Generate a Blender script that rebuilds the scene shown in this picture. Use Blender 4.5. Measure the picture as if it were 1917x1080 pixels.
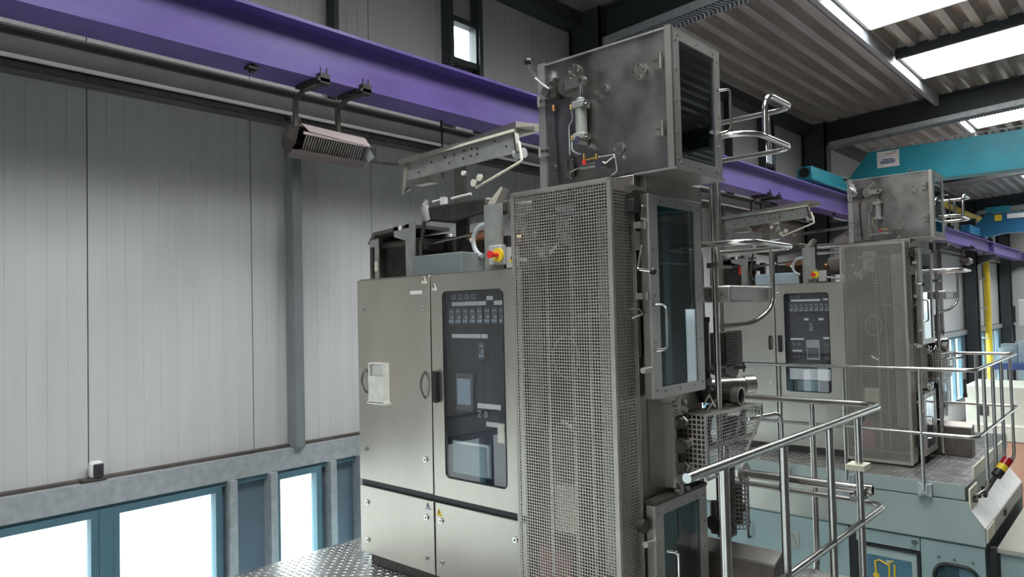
import bpy, math, random
from mathutils import Vector, Matrix
random.seed(7)
for o in list(bpy.data.objects): bpy.data.objects.remove(o)
S = bpy.context.scene
COL = S.collection

# ------------------------------------------------------------------ camera, world, exposure
cam_d = bpy.data.cameras.new('camera'); cam = bpy.data.objects.new('camera', cam_d); COL.objects.link(cam)
R = Matrix(((0.66655845, -0.00769, -0.74541311), (-0.74508516, -0.0382724, -0.66587036), (-0.02340821, 0.99923775, -0.0312405)))
cam.matrix_world = Matrix.Translation((0, 0, 1.75)) @ R.to_4x4()
cam_d.sensor_fit = 'HORIZONTAL'; cam_d.sensor_width = 36.0; cam_d.lens = 36.0 * 1357.06 / 1917
cam_d.clip_start = 0.05; cam_d.clip_end = 300
S.camera = cam
S.view_settings.view_transform = 'Standard'; S.view_settings.look = 'None'
S.view_settings.gamma = 1; S.view_settings.use_curve_mapping = False
S.view_settings.exposure = -0.22
SKY_ZENITH = 36.0     # bright overcast sky: a third as bright at the horizon as overhead
GROUND = 0.075         # pale yard outside, relative to the zenith
w = bpy.data.worlds.new('sky'); S.world = w; w.use_nodes = True
nt = w.node_tree; bg = nt.nodes['Background']; bg.inputs[1].default_value = SKY_ZENITH
tc = nt.nodes.new('ShaderNodeTexCoord'); sx = nt.nodes.new('ShaderNodeSeparateXYZ'); mr = nt.nodes.new('ShaderNodeMapRange'); cr = nt.nodes.new('ShaderNodeValToRGB')
nt.links.new(tc.outputs['Generated'], sx.inputs[0]); nt.links.new(sx.outputs[2], mr.inputs[0]); mr.inputs[1].default_value = -1.0
nt.links.new(mr.outputs[0], cr.inputs[0]); nt.links.new(cr.outputs[0], bg.inputs[0])
e = cr.color_ramp.elements; e[0].position = 0.49; e[0].color = (GROUND, GROUND * 1.02, GROUND * 1.03, 1); e[1].position = 1.0; e[1].color = (0.96, 0.985, 1.0, 1)
e2 = e.new(0.51); e2.color = (0.20, 0.208, 0.215, 1)

# ------------------------------------------------------------------ materials
def new_mat(name):
    m = bpy.data.materials.new(name); m.use_nodes = True
    nt = m.node_tree; nt.nodes.clear()
    out = nt.nodes.new('ShaderNodeOutputMaterial')
    return m, nt, out
def mat(name, col, metal=0.0, rough=0.5, var=0.12, scale=6.0, stretch=(1, 1, 1), rvar=0.08, bump=0.0, bscale=60.0, spec=0.5, detail=4):
    m, nt, out = new_mat(name)
    p = nt.nodes.new('ShaderNodeBsdfPrincipled'); nt.links.new(p.outputs[0], out.inputs[0])
    p.inputs['Metallic'].default_value = metal
    p.inputs['Specular IOR Level'].default_value = spec
    tc = nt.nodes.new('ShaderNodeTexCoord'); mp = nt.nodes.new('ShaderNodeMapping'); mp.inputs['Scale'].default_value = stretch
    nt.links.new(tc.outputs['Object'], mp.inputs[0])
    n = nt.nodes.new('ShaderNodeTexNoise'); n.inputs['Scale'].default_value = scale; n.inputs['Detail'].default_value = detail
    nt.links.new(mp.outputs[0], n.inputs['Vector'])
    r = nt.nodes.new('ShaderNodeValToRGB')
    r.color_ramp.elements[0].position = 0.3; r.color_ramp.elements[1].position = 0.7
    r.color_ramp.elements[0].color = tuple(max(0, c * (1 - var)) for c in col) + (1,)
    r.color_ramp.elements[1].color = tuple(min(1, c * (1 + var)) for c in col) + (1,)
    nt.links.new(n.outputs[0], r.inputs[0]); nt.links.new(r.outputs[0], p.inputs['Base Color'])
    mr = nt.nodes.new('ShaderNodeMapRange'); mr.inputs[3].default_value = max(0.02, rough - rvar); mr.inputs[4].default_value = min(1, rough + rvar)
    nt.links.new(n.outputs[0], mr.inputs[0]); nt.links.new(mr.outputs[0], p.inputs['Roughness'])
    if bump:
        n2 = nt.nodes.new('ShaderNodeTexNoise'); n2.inputs['Scale'].default_value = bscale
        nt.links.new(mp.outputs[0], n2.inputs['Vector'])
        b = nt.nodes.new('ShaderNodeBump'); b.inputs['Strength'].default_value = bump; b.inputs['Distance'].default_value = 0.01
        nt.links.new(n2.outputs[0], b.inputs['Height']); nt.links.new(b.outputs[0], p.inputs['Normal'])
    return m
def glass_mat(name, tint=(0.9, 0.95, 0.95), refl=1.0, rough=0.0):
    m, nt, out = new_mat(name)
    t = nt.nodes.new('ShaderNodeBsdfTransparent'); t.inputs[0].default_value = tint + (1,)
    g = nt.nodes.new('ShaderNodeBsdfGlossy'); g.inputs['Roughness'].default_value = rough; g.inputs[0].default_value = (refl, refl, refl, 1)
    f = nt.nodes.new('ShaderNodeFresnel')
    ge = nt.nodes.new('ShaderNodeNewGeometry'); mr = nt.nodes.new('ShaderNodeMapRange')   # same reflectance on both faces of a pane
    mr.inputs[3].default_value = 1.5; mr.inputs[4].default_value = 1 / 1.5
    nt.links.new(ge.outputs['Backfacing'], mr.inputs[0]); nt.links.new(mr.outputs[0], f.inputs[0])
    mx = nt.nodes.new('ShaderNodeMixShader')
    nt.links.new(f.outputs[0], mx.inputs[0]); nt.links.new(t.outputs[0], mx.inputs[1]); nt.links.new(g.outputs[0], mx.inputs[2])
    nt.links.new(mx.outputs[0], out.inputs[0])
    return m
def emit_mat(name, col, s):
    m, nt, out = new_mat(name)
    e = nt.nodes.new('ShaderNodeEmission'); e.inputs[0].default_value = col + (1,); e.inputs[1].default_value = s
    nt.links.new(e.outputs[0], out.inputs[0]); return m

M = {}
M['steel'] = mat('brushed_stainless', (0.56, 0.52, 0.462), 1, 0.36, 0.10, 2.5, (1, 1, 0.5), 0.07)
M['steel_dark'] = mat('stained_stainless', (0.35, 0.327, 0.295), 1, 0.36, 0.18, 5, (1, 1, 1), 0.10)
M['steel_box'] = mat('smeared_stainless', (0.33, 0.325, 0.305), 1, 0.33, 0.22, 6, (1, 1, 1), 0.12)
M['cage'] = mat('perforated_stainless', (0.52, 0.482, 0.43), 0.85, 0.42, 0.08, 4, (1, 1, 1), 0.06)
M['frame'] = mat('satin_frame_steel', (0.43, 0.41, 0.395), 0.8, 0.42, 0.08, 6)
M['chrome'] = mat('polished_tube', (0.70, 0.69, 0.67), 1, 0.17, 0.06, 8, (1, 1, 1), 0.05)
M['tube'] = mat('rail_tube_steel', (0.58, 0.56, 0.53), 1, 0.24, 0.10, 9, (1, 1, 1), 0.06)
M['bolt'] = mat('bolt_steel', (0.30, 0.29, 0.27), 0.9, 0.35, 0.1, 20)
M['dark'] = mat('black_interior', (0.018, 0.018, 0.02), 0, 0.6, 0.2, 5)
M['rubber'] = mat('black_rubber', (0.015, 0.015, 0.016), 0, 0.45, 0.2, 20)
M['darkmetal'] = mat('dark_oily_metal', (0.075, 0.068, 0.062), 0.7, 0.45, 0.3, 12)
M['brownmetal'] = mat('brown_dirty_steel', (0.125, 0.107, 0.096), 0.5, 0.5, 0.25, 9)
M['platepaint'] = mat('grey_painted_plate', (0.30, 0.30, 0.28), 0.3, 0.5, 0.15, 14)
M['boxgrey'] = mat('grey_box_enamel', (0.17, 0.19, 0.195), 0.0, 0.4, 0.06, 8)
M['bluegrey'] = mat('blue_grey_enamel', (0.34, 0.42, 0.47), 0.0, 0.35, 0.06, 8)
M['panelwall'] = mat('white_sandwich_panel', (0.60, 0.60, 0.595), 0, 0.42, 0.035, 1.6, (6, 1, 0.5), 0.04)
M['galv'] = mat('galvanised_deck', (0.56, 0.53, 0.49), 0.55, 0.36, 0.15, 3, (0.3, 3, 3), 0.08)
M['galvsteel'] = mat('galvanised_channel', (0.42, 0.44, 0.46), 0.3, 0.5, 0.15, 18, (1, 1, 1), 0.1)
M['darksteel'] = mat('dark_blue_structural_steel', (0.045, 0.052, 0.058), 0.0, 0.5, 0.15, 4)
M['postgrey'] = mat('grey_post_paint', (0.23, 0.245, 0.25), 0.1, 0.42, 0.1, 5)
M['purlin'] = mat('dark_purlin_paint', (0.105, 0.10, 0.095), 0, 0.5, 0.15, 4)
M['purple'] = mat('purple_gloss_paint', (0.15, 0.10, 0.335), 0, 0.36, 0.10, 7, (0.3, 1, 1), 0.10, 0.05, 90)
M['turq'] = mat('turquoise_crane_paint', (0.022, 0.26, 0.34), 0, 0.4, 0.12, 2)
M['blue'] = mat('blue_crane_paint', (0.022, 0.15, 0.30), 0, 0.4, 0.1, 2)
M['winframe'] = mat('blue_grey_window_frame', (0.085, 0.17, 0.215), 0, 0.45, 0.1, 4)
M['infill'] = mat('blue_grey_infill_panel', (0.13, 0.175, 0.225), 0, 0.45, 0.1, 3)
M['white'] = mat('white_label', (0.82, 0.81, 0.77), 0, 0.5, 0.04, 10)
M['cream'] = mat('cream_plastic', (0.72, 0.68, 0.55), 0, 0.45, 0.08, 10)
M['beige'] = mat('grey_green_machine_paint', (0.56, 0.58, 0.50), 0, 0.45, 0.05, 3)
M['green'] = mat('pale_green_grey_enamel', (0.30, 0.36, 0.345), 0, 0.42, 0.07, 2.5)
M['green_lo'] = mat('blue_green_cabinet_enamel', (0.245, 0.32, 0.325), 0, 0.42, 0.06, 2.5)
M['floor'] = mat('grey_concrete_floor', (0.17, 0.168, 0.16), 0, 0.38, 0.12, 1.2)
M['coating'] = mat('terracotta_floor_coating', (0.21, 0.085, 0.05), 0, 0.35, 0.10, 1.2)
M['tread'] = mat('tread_plate_steel', (0.46, 0.45, 0.44), 0.9, 0.36, 0.2, 7)
M['red'] = mat('red_plastic', (0.72, 0.03, 0.025), 0, 0.35, 0.05, 10)
M['darkred'] = mat('dark_red_lens', (0.30, 0.012, 0.015), 0, 0.2, 0.05, 10)
M['yellow'] = mat('yellow_plastic', (0.80, 0.58, 0.03), 0, 0.4, 0.05, 10)
M['yellowpipe'] = mat('yellow_gas_pipe_paint', (0.68, 0.47, 0.03), 0, 0.4, 0.06, 5)
M['brass'] = mat('brass_fitting', (0.55, 0.38, 0.14), 1, 0.3, 0.1, 20)
M['copper'] = mat('copper_roller', (0.42, 0.19, 0.09), 0.8, 0.35, 0.2, 12)
M['heater'] = mat('pinkish_heater_enamel', (0.36, 0.29, 0.28), 0.3, 0.45, 0.1, 8)
M['heater_slat'] = mat('heater_slat_metal', (0.52, 0.48, 0.46), 0.6, 0.4, 0.1, 8)
M['conduit'] = mat('grey_conduit', (0.42, 0.43, 0.43), 0, 0.4, 0.08, 12)
M['glass'] = glass_mat('clear_glass')
M['glass_tint'] = glass_mat('smoked_glass', (0.62, 0.72, 0.76))
M['glass_cab'] = glass_mat('cabinet_glass', (0.92, 0.93, 0.95))
M['plastic'] = mat('clear_plastic_pocket', (0.78, 0.77, 0.70), 0, 0.2, 0.12, 16)
M['panelblack'] = mat('dark_panel', (0.040, 0.036, 0.042), 0, 0.4, 0.1, 8)
M['device'] = mat('grey_device', (0.115, 0.11, 0.115), 0, 0.45, 0.1, 20)
M['skylight'] = glass_mat('rooflight_glazing', (0.88, 0.90, 0.90))
M['posterblue'] = mat('blue_screen_print', (0.07, 0.15, 0.21), 0, 0.3, 0.08, 6)
M['navy'] = mat('navy_table_top', (0.04, 0.07, 0.22), 0, 0.35, 0.08, 4)
M['backpanel'] = mat('grey_back_panel', (0.30, 0.30, 0.295), 0, 0.6, 0.06, 1.0)
M['concrete'] = mat('plain_back_wall', (0.50, 0.50, 0.49), 0, 0.7, 0.05, 1.0)

# ------------------------------------------------------------------ mesh helpers
ORG = {}
def fillet(pts, r, seg=5):
    pts = [Vector(p) for p in pts]; out = [pts[0]]
    for i in range(1, len(pts) - 1):
        a, b, c = pts[i - 1], pts[i], pts[i + 1]
        u = (a - b); v = (c - b); lu, lv = u.length, v.length; u.normalize(); v.normalize()
        d = min(r, lu * 0.49, lv * 0.49)
        p0, p1 = b + u * d, b + v * d
        for k in range(seg + 1):
            t = k / seg; out.append(p0 * (1 - t) ** 2 + b * 2 * t * (1 - t) + p1 * t * t)
    out.append(pts[-1]); return out
class MB:
    def __init__(s): s.v = []; s.f = []
    def add(s, vs, fs):
        n = len(s.v); s.v += [tuple(v) for v in vs]; s.f += [tuple(i + n for i in f) for f in fs]; return s
    def box(s, x0, x1, y0, y1, z0, z1):
        vs = [(x0, y0, z0), (x1, y0, z0), (x1, y1, z0), (x0, y1, z0), (x0, y0, z1), (x1, y0, z1), (x1, y1, z1), (x0, y1, z1)]
        return s.add(vs, [(0, 3, 2, 1), (4, 5, 6, 7), (0, 1, 5, 4), (1, 2, 6, 5), (2, 3, 7, 6), (3, 0, 4, 7)])
    def beam(s, p0, p1, w, h, up=(0, 0, 1)):
        p0, p1 = Vector(p0), Vector(p1); d = (p1 - p0).normalized(); u = Vector(up); sd = d.cross(u)
        if sd.length < 1e-5: sd = d.cross(Vector((1, 0, 0)))
        sd.normalize(); u = sd.cross(d); a = sd * w / 2; b = u * h / 2
        vs = [p0 - a - b, p0 + a - b, p0 + a + b, p0 - a + b, p1 - a - b, p1 + a - b, p1 + a + b, p1 - a + b]
        return s.add(vs, [(0, 1, 2, 3), (7, 6, 5, 4), (0, 4, 5, 1), (1, 5, 6, 2), (2, 6, 7, 3), (3, 7, 4, 0)])
    def cyl(s, p0, p1, r, n=16, r2=None, cap=True):
        p0, p1 = Vector(p0), Vector(p1); d = (p1 - p0).normalized(); r2 = r if r2 is None else r2
        a = d.orthogonal().normalized(); b = d.cross(a)
        vs = []
        for p, q in ((p0, r), (p1, r2)):
            for k in range(n):
                t = 2 * math.pi * k / n; vs.append(p + (a * math.cos(t) + b * math.sin(t)) * q)
        fs = [(k, (k + 1) % n, n + (k + 1) % n, n + k) for k in range(n)]
        if cap: fs += [tuple(range(n - 1, -1, -1)), tuple(range(n, 2 * n))]
        return s.add(vs, fs)
    def ring(s, p0, p1, ro, ri, n=20):
        p0, p1 = Vector(p0), Vector(p1); d = (p1 - p0).normalized(); a = d.orthogonal().normalized(); b = d.cross(a); vs = []
        for p, q in ((p0, ro), (p1, ro), (p1, ri), (p0, ri)):
            for k in range(n):
                t = 2 * math.pi * k / n; vs.append(p + (a * math.cos(t) + b * math.sin(t)) * q)
        fs = []
        for j in range(4):
            for k in range(n):
                fs.append((j * n + k, j * n + (k + 1) % n, ((j + 1) % 4) * n + (k + 1) % n, ((j + 1) % 4) * n + k))
        return s.add(vs, fs)
    def tube(s, pts, r, n=10, fr=0.0, seg=5):
        pts = fillet(pts, fr, seg) if fr else [Vector(p) for p in pts]
        a = None; vs = []; m = len(pts)
        for i, p in enumerate(pts):
            d = (pts[min(i + 1, m - 1)] - pts[max(i - 1, 0)]).normalized()
            if a is None: a = d.orthogonal().normalized()
            else:
                a = a - d * a.dot(d); a.normalize()
            b = d.cross(a)
            for k in range(n):
                t = 2 * math.pi * k / n; vs.append(p + (a * math.cos(t) + b * math.sin(t)) * r)
        fs = []
        for i in range(m - 1):
            for k in range(n): fs.append((i * n + k, i * n + (k + 1) % n, (i + 1) * n + (k + 1) % n, (i + 1) * n + k))
        fs += [tuple(range(n - 1, -1, -1)), tuple(range((m - 1) * n, m * n))]
        return s.add(vs, fs)
    def prism(s, poly, ax, a0, a1):
        def P(p, a):
            return {'x': (a, p[0], p[1]), 'y': (p[0], a, p[1]), 'z': (p[0], p[1], a)}[ax]
        n = len(poly); vs = [P(p, a0) for p in poly] + [P(p, a1) for p in poly]
        fs = [tuple(range(n - 1, -1, -1)), tuple(range(n, 2 * n))] + [(k, (k + 1) % n, n + (k + 1) % n, n + k) for k in range(n)]
        return s.add(vs, fs)
    def ball(s, c, r, n=12, m=8):
        c = Vector(c); vs = [c + Vector((0, 0, r))]
        for i in range(1, m):
            ph = math.pi * i / m
            for k in range(n):
                t = 2 * math.pi * k / n; vs.append(c + Vector((math.sin(ph) * math.cos(t), math.sin(ph) * math.sin(t), math.cos(ph))) * r)
        vs.append(c - Vector((0, 0, r))); L = len(vs) - 1
        fs = [(0, 1 + k, 1 + (k + 1) % n) for k in range(n)]
        for i in range(m - 2):
            for k in range(n): fs.append((1 + i * n + k, 1 + (i + 1) * n + k, 1 + (i + 1) * n + (k + 1) % n, 1 + i * n + (k + 1) % n))
        fs += [(L, 1 + (m - 2) * n + (k + 1) % n, 1 + (m - 2) * n + k) for k in range(n)]
        return s.add(vs, fs)
    def framed(s, ax, a0, a1, o, i, rad=0.0):
        # plate in the plane normal to ax, outer rect o, inner rect i (u0,u1,v0,v1), rounded inner corners
        def rr(u0, u1, v0, v1, r, n=5):
            pts = []
            for (cu, cv, st) in ((u1 - r, v1 - r, 0), (u0 + r, v1 - r, 1), (u0 + r, v0 + r, 2), (u1 - r, v0 + r, 3)):
                for k in range(n + 1):
                    t = (st + k / n) * math.pi / 2; pts.append((cu + r * math.cos(t), cv + r * math.sin(t)))
            return pts
        n = 5; inn = rr(*i, max(rad, 1e-4), n); u0, u1, v0, v1 = o; outp = []
        for c in ((u1, v1), (u0, v1), (u0, v0), (u1, v0)): outp += [c] * (n + 1)
        # spread the outer points so the quads are not degenerate
        N = len(inn)
        def P(p, a): return {'x': (a, p[0], p[1]), 'y': (p[0], a, p[1]), 'z': (p[0], p[1], a)}[ax]
        vs = [P(p, a0) for p in outp] + [P(p, a0) for p in inn] + [P(p, a1) for p in outp] + [P(p, a1) for p in inn]
        fs = []
        for k in range(N):
            j = (k + 1) % N
            same = outp[k] == outp[j]
            if same:
                fs += [(k, N + j, N + k), (2 * N + k, 3 * N + k, 3 * N + j)]
            else:
                fs += [(k, j, N + j, N + k), (2 * N + k, 3 * N + k, 3 * N + j, 2 * N + j), (k, 2 * N + k, 2 * N + j, j)]
            fs.append((N + k, N + j, 3 * N + j, 3 * N + k))
        return s.add(vs, fs)
    def perforated(s, ax, a0, a1, u0, u1, v0, v1, pu, pv, hu, hv, mu=0.012, mv=0.012):
        # sheet with square holes; cells built on a grid, holes left open, edges of holes walled
        nu = max(1, int((u1 - u0 - 2 * mu) / pu)); nv = max(1, int((v1 - v0 - 2 * mv) / pv))
        su = u0 + (u1 - u0 - nu * pu) / 2; sv = v0 + (v1 - v0 - nv * pv) / 2
        us = [u0]; vs_ = [v0]
        for k in range(nu): us += [su + k * pu + (pu - hu) / 2, su + k * pu + (pu + hu) / 2]
        for k in range(nv): vs_ += [sv + k * pv + (pv - hv) / 2, sv + k * pv + (pv + hv) / 2]
        us.append(u1); vs_.append(v1); nx, ny = len(us), len(vs_)
        def P(p, q, a): return {'x': (a, p, q), 'y': (p, a, q), 'z': (p, q, a)}[ax]
        V = [P(p, q, a) for a in (a0, a1) for q in vs_ for p in us]; K = nx * ny; F = []
        for j in range(ny - 1):
            for i in range(nx - 1):
                q = (j * nx + i, j * nx + i + 1, (j + 1) * nx + i + 1, (j + 1) * nx + i)
                if i % 2 and j % 2:
                    for e in range(4): F.append((q[e], q[(e + 1) % 4], q[(e + 1) % 4] + K, q[e] + K))
                else:
                    F.append(q[::-1]); F.append(tuple(t + K for t in q))
        return s.add(V, F)
    def bars(s, ax, a0, a1, poly, pu, pv, b):
        # grid of bars clipped to a convex polygon (u,v)
        def clip(fix, val):
            xs = []
            n = len(poly)
            for k in range(n):
                p, q = poly[k], poly[(k + 1) % n]
                if (p[fix] - val) * (q[fix] - val) < 0:
                    t = (val - p[fix]) / (q[fix] - p[fix]); xs.append(p[1 - fix] + t * (q[1 - fix] - p[1 - fix]))
            return (min(xs), max(xs)) if len(xs) >= 2 else None
        def bx(u0, u1, v0, v1):
            if ax == 'x': s.box(a0, a1, u0, u1, v0, v1)
            elif ax == 'y': s.box(u0, u1, a0, a1, v0, v1)
            else: s.box(u0, u1, v0, v1, a0, a1)
        us = [p[0] for p in poly]; vs = [p[1] for p in poly]
        u = min(us) + pu
        while u < max(us):
            c = clip(0, u)
            if c: bx(u - b / 2, u + b / 2, *c)
            u += pu
        v = min(vs) + pv
        while v < max(vs):
            c = clip(1, v)
            if c: bx(*c, v - b / 2, v + b / 2)
            v += pv
        return s
    def mesh(s, name, m, smooth=True, org=(0, 0, 0)):
        me = bpy.data.meshes.new(name)
        ox, oy, oz = org
        me.from_pydata([(x - ox, y - oy, z - oz) for x, y, z in s.v], [], s.f); me.update()
        if smooth:
            me.shade_smooth(); me.set_sharp_from_angle(angle=math.radians(38))
        me.materials.append(M[m] if isinstance(m, str) else m)
        return me
    def build(s, name, m, parent=None, bevel=0.0, loc=None, smooth=True):
        org = ORG[parent] if parent is not None else (loc or (0, 0, 0))
        o = bpy.data.objects.new(name, s.mesh(name, m, smooth, org)); COL.objects.link(o)
        if parent is not None: o.parent = parent
        else: o.location = org
        ORG[o] = org
        if bevel:
            b = o.modifiers.new('bevel', 'BEVEL'); b.width = bevel; b.segments = 2; b.limit_method = 'ANGLE'; b.angle_limit = math.radians(50)
        return o
def B(*a): return MB().box(*a)
def tag(o, label=None, cat=None, group=None, kind=None):
    if label: o['label'] = label
    if cat: o['category'] = cat
    if group: o['group'] = group
    if kind: o['kind'] = kind
    return o
def thing(name, loc, label=None, cat=None, group=None, kind=None):
    o = bpy.data.objects.new(name, None); o.empty_display_size = 0.1; COL.objects.link(o); o.location = loc; ORG[o] = tuple(loc)
    return tag(o, label, cat, group, kind)
def place(name, me, loc, parent=None):
    o = bpy.data.objects.new(name, me); COL.objects.link(o)
    if parent is not None:
        o.parent = parent; p = ORG[parent]; o.location = (loc[0] - p[0], loc[1] - p[1], loc[2] - p[2])
    else: o.location = loc
    ORG[o] = tuple(loc); return o
def copy_tree(o, d, label=None, parent=None):
    c = o.copy(); COL.objects.link(c)
    if parent is not None: c.parent = parent
    else: c.location = (o.location[0] + d[0], o.location[1] + d[1], o.location[2] + d[2])
    if label: c['label'] = label
    p = ORG[o]; ORG[c] = (p[0] + d[0], p[1] + d[1], p[2] + d[2])
    for ch in list(o.children): copy_tree(ch, d, None, c)
    return c
D = 5.54
YW = 5.5; ZF = -2.5
BAY = [-8.7, -0.7, 7.3, 15.3, 23.3, 31.3, 39.3]
XB, XE = -8.8, 39.7; YR = -12.0
def zroof(y): return 5.45 + 0.06 * (5.4 - y) if y > -3 else 5.45 + 0.06 * (8.4 + (y + 3))
# ================================================================== SETTING
f = B(XB - 0.3, XE + 0.3, YR - 0.3, YW + 0.3, ZF - 0.2, ZF).build('floor', 'floor'); tag(f, 'grey hall floor with terracotta coated area', None, kind='structure')
B(10.6, 31.0, 0.6, 5.2, ZF, ZF + 0.004).build('coated_area', 'coating', f)
# ---- left wall with its panels, posts, purlin, lintel
wl = thing('wall_left', (0, YW, 0), 'light grey ribbed sandwich panel wall behind the machines', kind='structure')
prof = []; PW = 1.212; NR = 10
pm = MB()
xs = [(0.004, 0.0)]
for k in range(NR):
    a = 0.004 + k * (PW - 0.008) / NR; b = 0.004 + (k + 1) * (PW - 0.008) / NR
    if k: xs += [(a - 0.003, 0.0), (a, 0.003), (a + 0.003, 0.0)]
xs.append((PW - 0.004, 0.0))
poly = xs + [(PW - 0.004, 0.08), (0.004, 0.08)]
pm.prism(poly, 'z', 0.66, 5.55)
pme = pm.mesh('wall_panel', 'panelwall', smooth=False)
HOLES = [(xb + 5.80, xb + 6.40) for xb in BAY[:-1]]; HZ0, HZ1 = 4.24, 5.02
x = 1.773 - 9 * PW
while x < XE:
    hit = [h for h in HOLES if h[0] < x + PW and h[1] > x]
    if hit:      # panel with the opening for a small high window
        q = MB().prism(poly, 'z', 0.66, HZ0).prism(poly, 'z', HZ1, 5.55)
        h0, h1 = max(hit[0][0] - x, 0.004), min(hit[0][1] - x, PW - 0.004)
        if h0 > 0.01: q.box(0.004, h0, 0, 0.08, HZ0, HZ1)
        if h1 < PW - 0.01: q.box(h1, PW - 0.004, 0, 0.08, HZ0, HZ1)
        place('wall_panel', q.mesh('wall_panel', 'panelwall', smooth=False), (x, YW, 0), wl)
    else: place('wall_panel', pme, (x, YW, 0), wl)
    x += PW
jb = MB().box(XB, XE, YW + 0.085, YW + 0.12, 0.5, HZ0).box(XB, XE, YW + 0.085, YW + 0.12, HZ1, 5.6)
u = XB
for h in HOLES: jb.box(u, h[0], YW + 0.085, YW + 0.12, HZ0, HZ1); u = h[1]
jb.box(u, XE, YW + 0.085, YW + 0.12, HZ0, HZ1)
jb.build('joint_backing', 'darkmetal', wl)
# lower part: dark lintel channel
MB().box(XB, XE, 5.38, YW + 0.1, 0.50, 0.665).build('lintel_beam', 'galvsteel', wl)
B(XB, XE, 5.44, YW + 0.02, 0.665, 0.685).build('ledge_strip', 'brownmetal', wl)
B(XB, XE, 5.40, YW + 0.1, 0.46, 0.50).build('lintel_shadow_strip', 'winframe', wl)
B(XB, XE, YW - 0.05, YW + 0.15, ZF, -1.75).build('wall_base', 'concrete', wl)
pu = MB().box(XB, XE, 5.36, 5.48, 3.45, 3.62).box(XB, XE, 5.30, 5.48, 3.61, 3.625).box(XB, XE, 5.34, 5.48, 3.355, 3.37)
pu.build('purlin', 'purlin', wl)
MB().box(XB, XE, 5.335, 5.36, 3.425, 3.45).build('purlin_lit_edge', 'white', wl)  # white strip painted as the light along the lower edge of the purlin
B(XB, XE, 5.25, YW + 0.1, 5.28, 5.5).build('eaves_beam', 'darksteel', wl)
for xb in BAY:
    # H section column, web along x normal
    c = MB().box(xb, xb + 0.02, 4.98, 5.45, ZF, 5.46).box(xb - 0.0, xb + 0.30, 4.98, 5.01, ZF, 5.46).box(xb, xb + 0.30, 5.42, 5.45, ZF, 5.46).box(xb + 0.14, xb + 0.16, 4.98, 5.45, ZF, 5.46)
    c.build('column', 'darksteel', wl)
    if xb + 4 < XE: MB().box(xb + 3.97, xb + 4.06, 5.34, 5.46, 0.66, 3.46).build('wall_post', 'postgrey', wl, bevel=0.01)
    if xb + 4 < XE:
        MB().box(xb + 4.42, xb + 4.47, 5.36, 5.48, 3.62, 5.4).build('window_stud', 'darksteel', wl)
        MB().box(xb + 4.93, xb + 4.98, 5.36, 5.48, 3.62, 5.4).build('window_stud', 'darksteel', wl) if False else None
    # corbel under the crane runway
    MB().prism([(4.40, 3.40), (4.40, 3.30), (4.98, 3.05), (4.98, 3.40)], 'x', xb + 0.05, xb + 0.25).build('corbel', 'darksteel', wl)
nwin = 1
def window(x0, x1, z0, z1, leafs=1, y=5.42, fw=0.05, m='winframe'):
    global nwin
    wnd = thing('window_%d' % nwin, ((x0 + x1) / 2, y, z0), kind='structure'); nwin += 1
    MB().framed('y', y - 0.03, y + 0.05, (x0, x1, z0, z1), (x0 + fw, x1 - fw, z0 + fw, z1 - fw)).build('window_frame', m, wnd)
    B(x0 + fw, x1 - fw, y + 0.01, y + 0.02, z0 + fw, z1 - fw).build('pane', 'glass', wnd)
    return wnd
for xb in BAY[:-1]:
    # low window band, pattern of one bay
    for a, b in ((0.35, 1.30), (1.34, 2.50), (2.58, 3.36), (3.80, 4.24), (4.66, 5.75), (5.80, 6.90)):
        window(xb + a, xb + b, -1.75, 0.475)
    for a, b in ((0.30, 0.35), (1.30, 1.34), (2.50, 2.58), (6.90, 7.0)):
        B(xb + a, xb + b, 5.38, 5.5, -1.75, 0.475).build('mullion', 'winframe', wl)
    for a, b in ((3.40, 3.46), (3.74, 3.80), (4.30, 4.36), (4.60, 4.66)):
        B(xb + a, xb + b, 5.34, 5.46, -1.75, 0.50).build('mullion', 'galvsteel', wl)
    for a, b in ((0.0, 0.30), (3.36, 3.80), (4.24, 4.66), (5.75, 5.80), (7.0, 8.0)):
        B(xb + a, xb + b, 5.45, 5.5, -1.75, 0.475).build('infill_panel', 'infill', wl)
    # small high window between two studs
    if xb + 6.5 < XE:
        for a in (5.83, 6.27):
            B(xb + a, xb + a + 0.055, 5.36, 5.49, 3.62, 5.35).build('window_stud', 'darksteel', wl)
        wn = thing('window_%d' % nwin, (xb + 6.1, 5.42, 4.4), kind='structure'); nwin += 1
        MB().framed('y', 5.39, 5.497, (xb + 5.87, xb + 6.29, 4.36, 4.86), (xb + 5.92, xb + 6.245, 4.42, 4.80), 0.015).build('window_frame', 'darksteel', wn)
        MB().framed('y', 5.490, 5.4985, (xb + 5.76, xb + 6.44, 4.20, 5.06), (xb + 5.90, xb + 6.265, 4.40, 4.82)).build('surround', 'panelwall', wn)
        B(xb + 5.915, xb + 6.25, 5.45, 5.46, 4.415, 4.805).build('pane', 'glass', wn)
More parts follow.
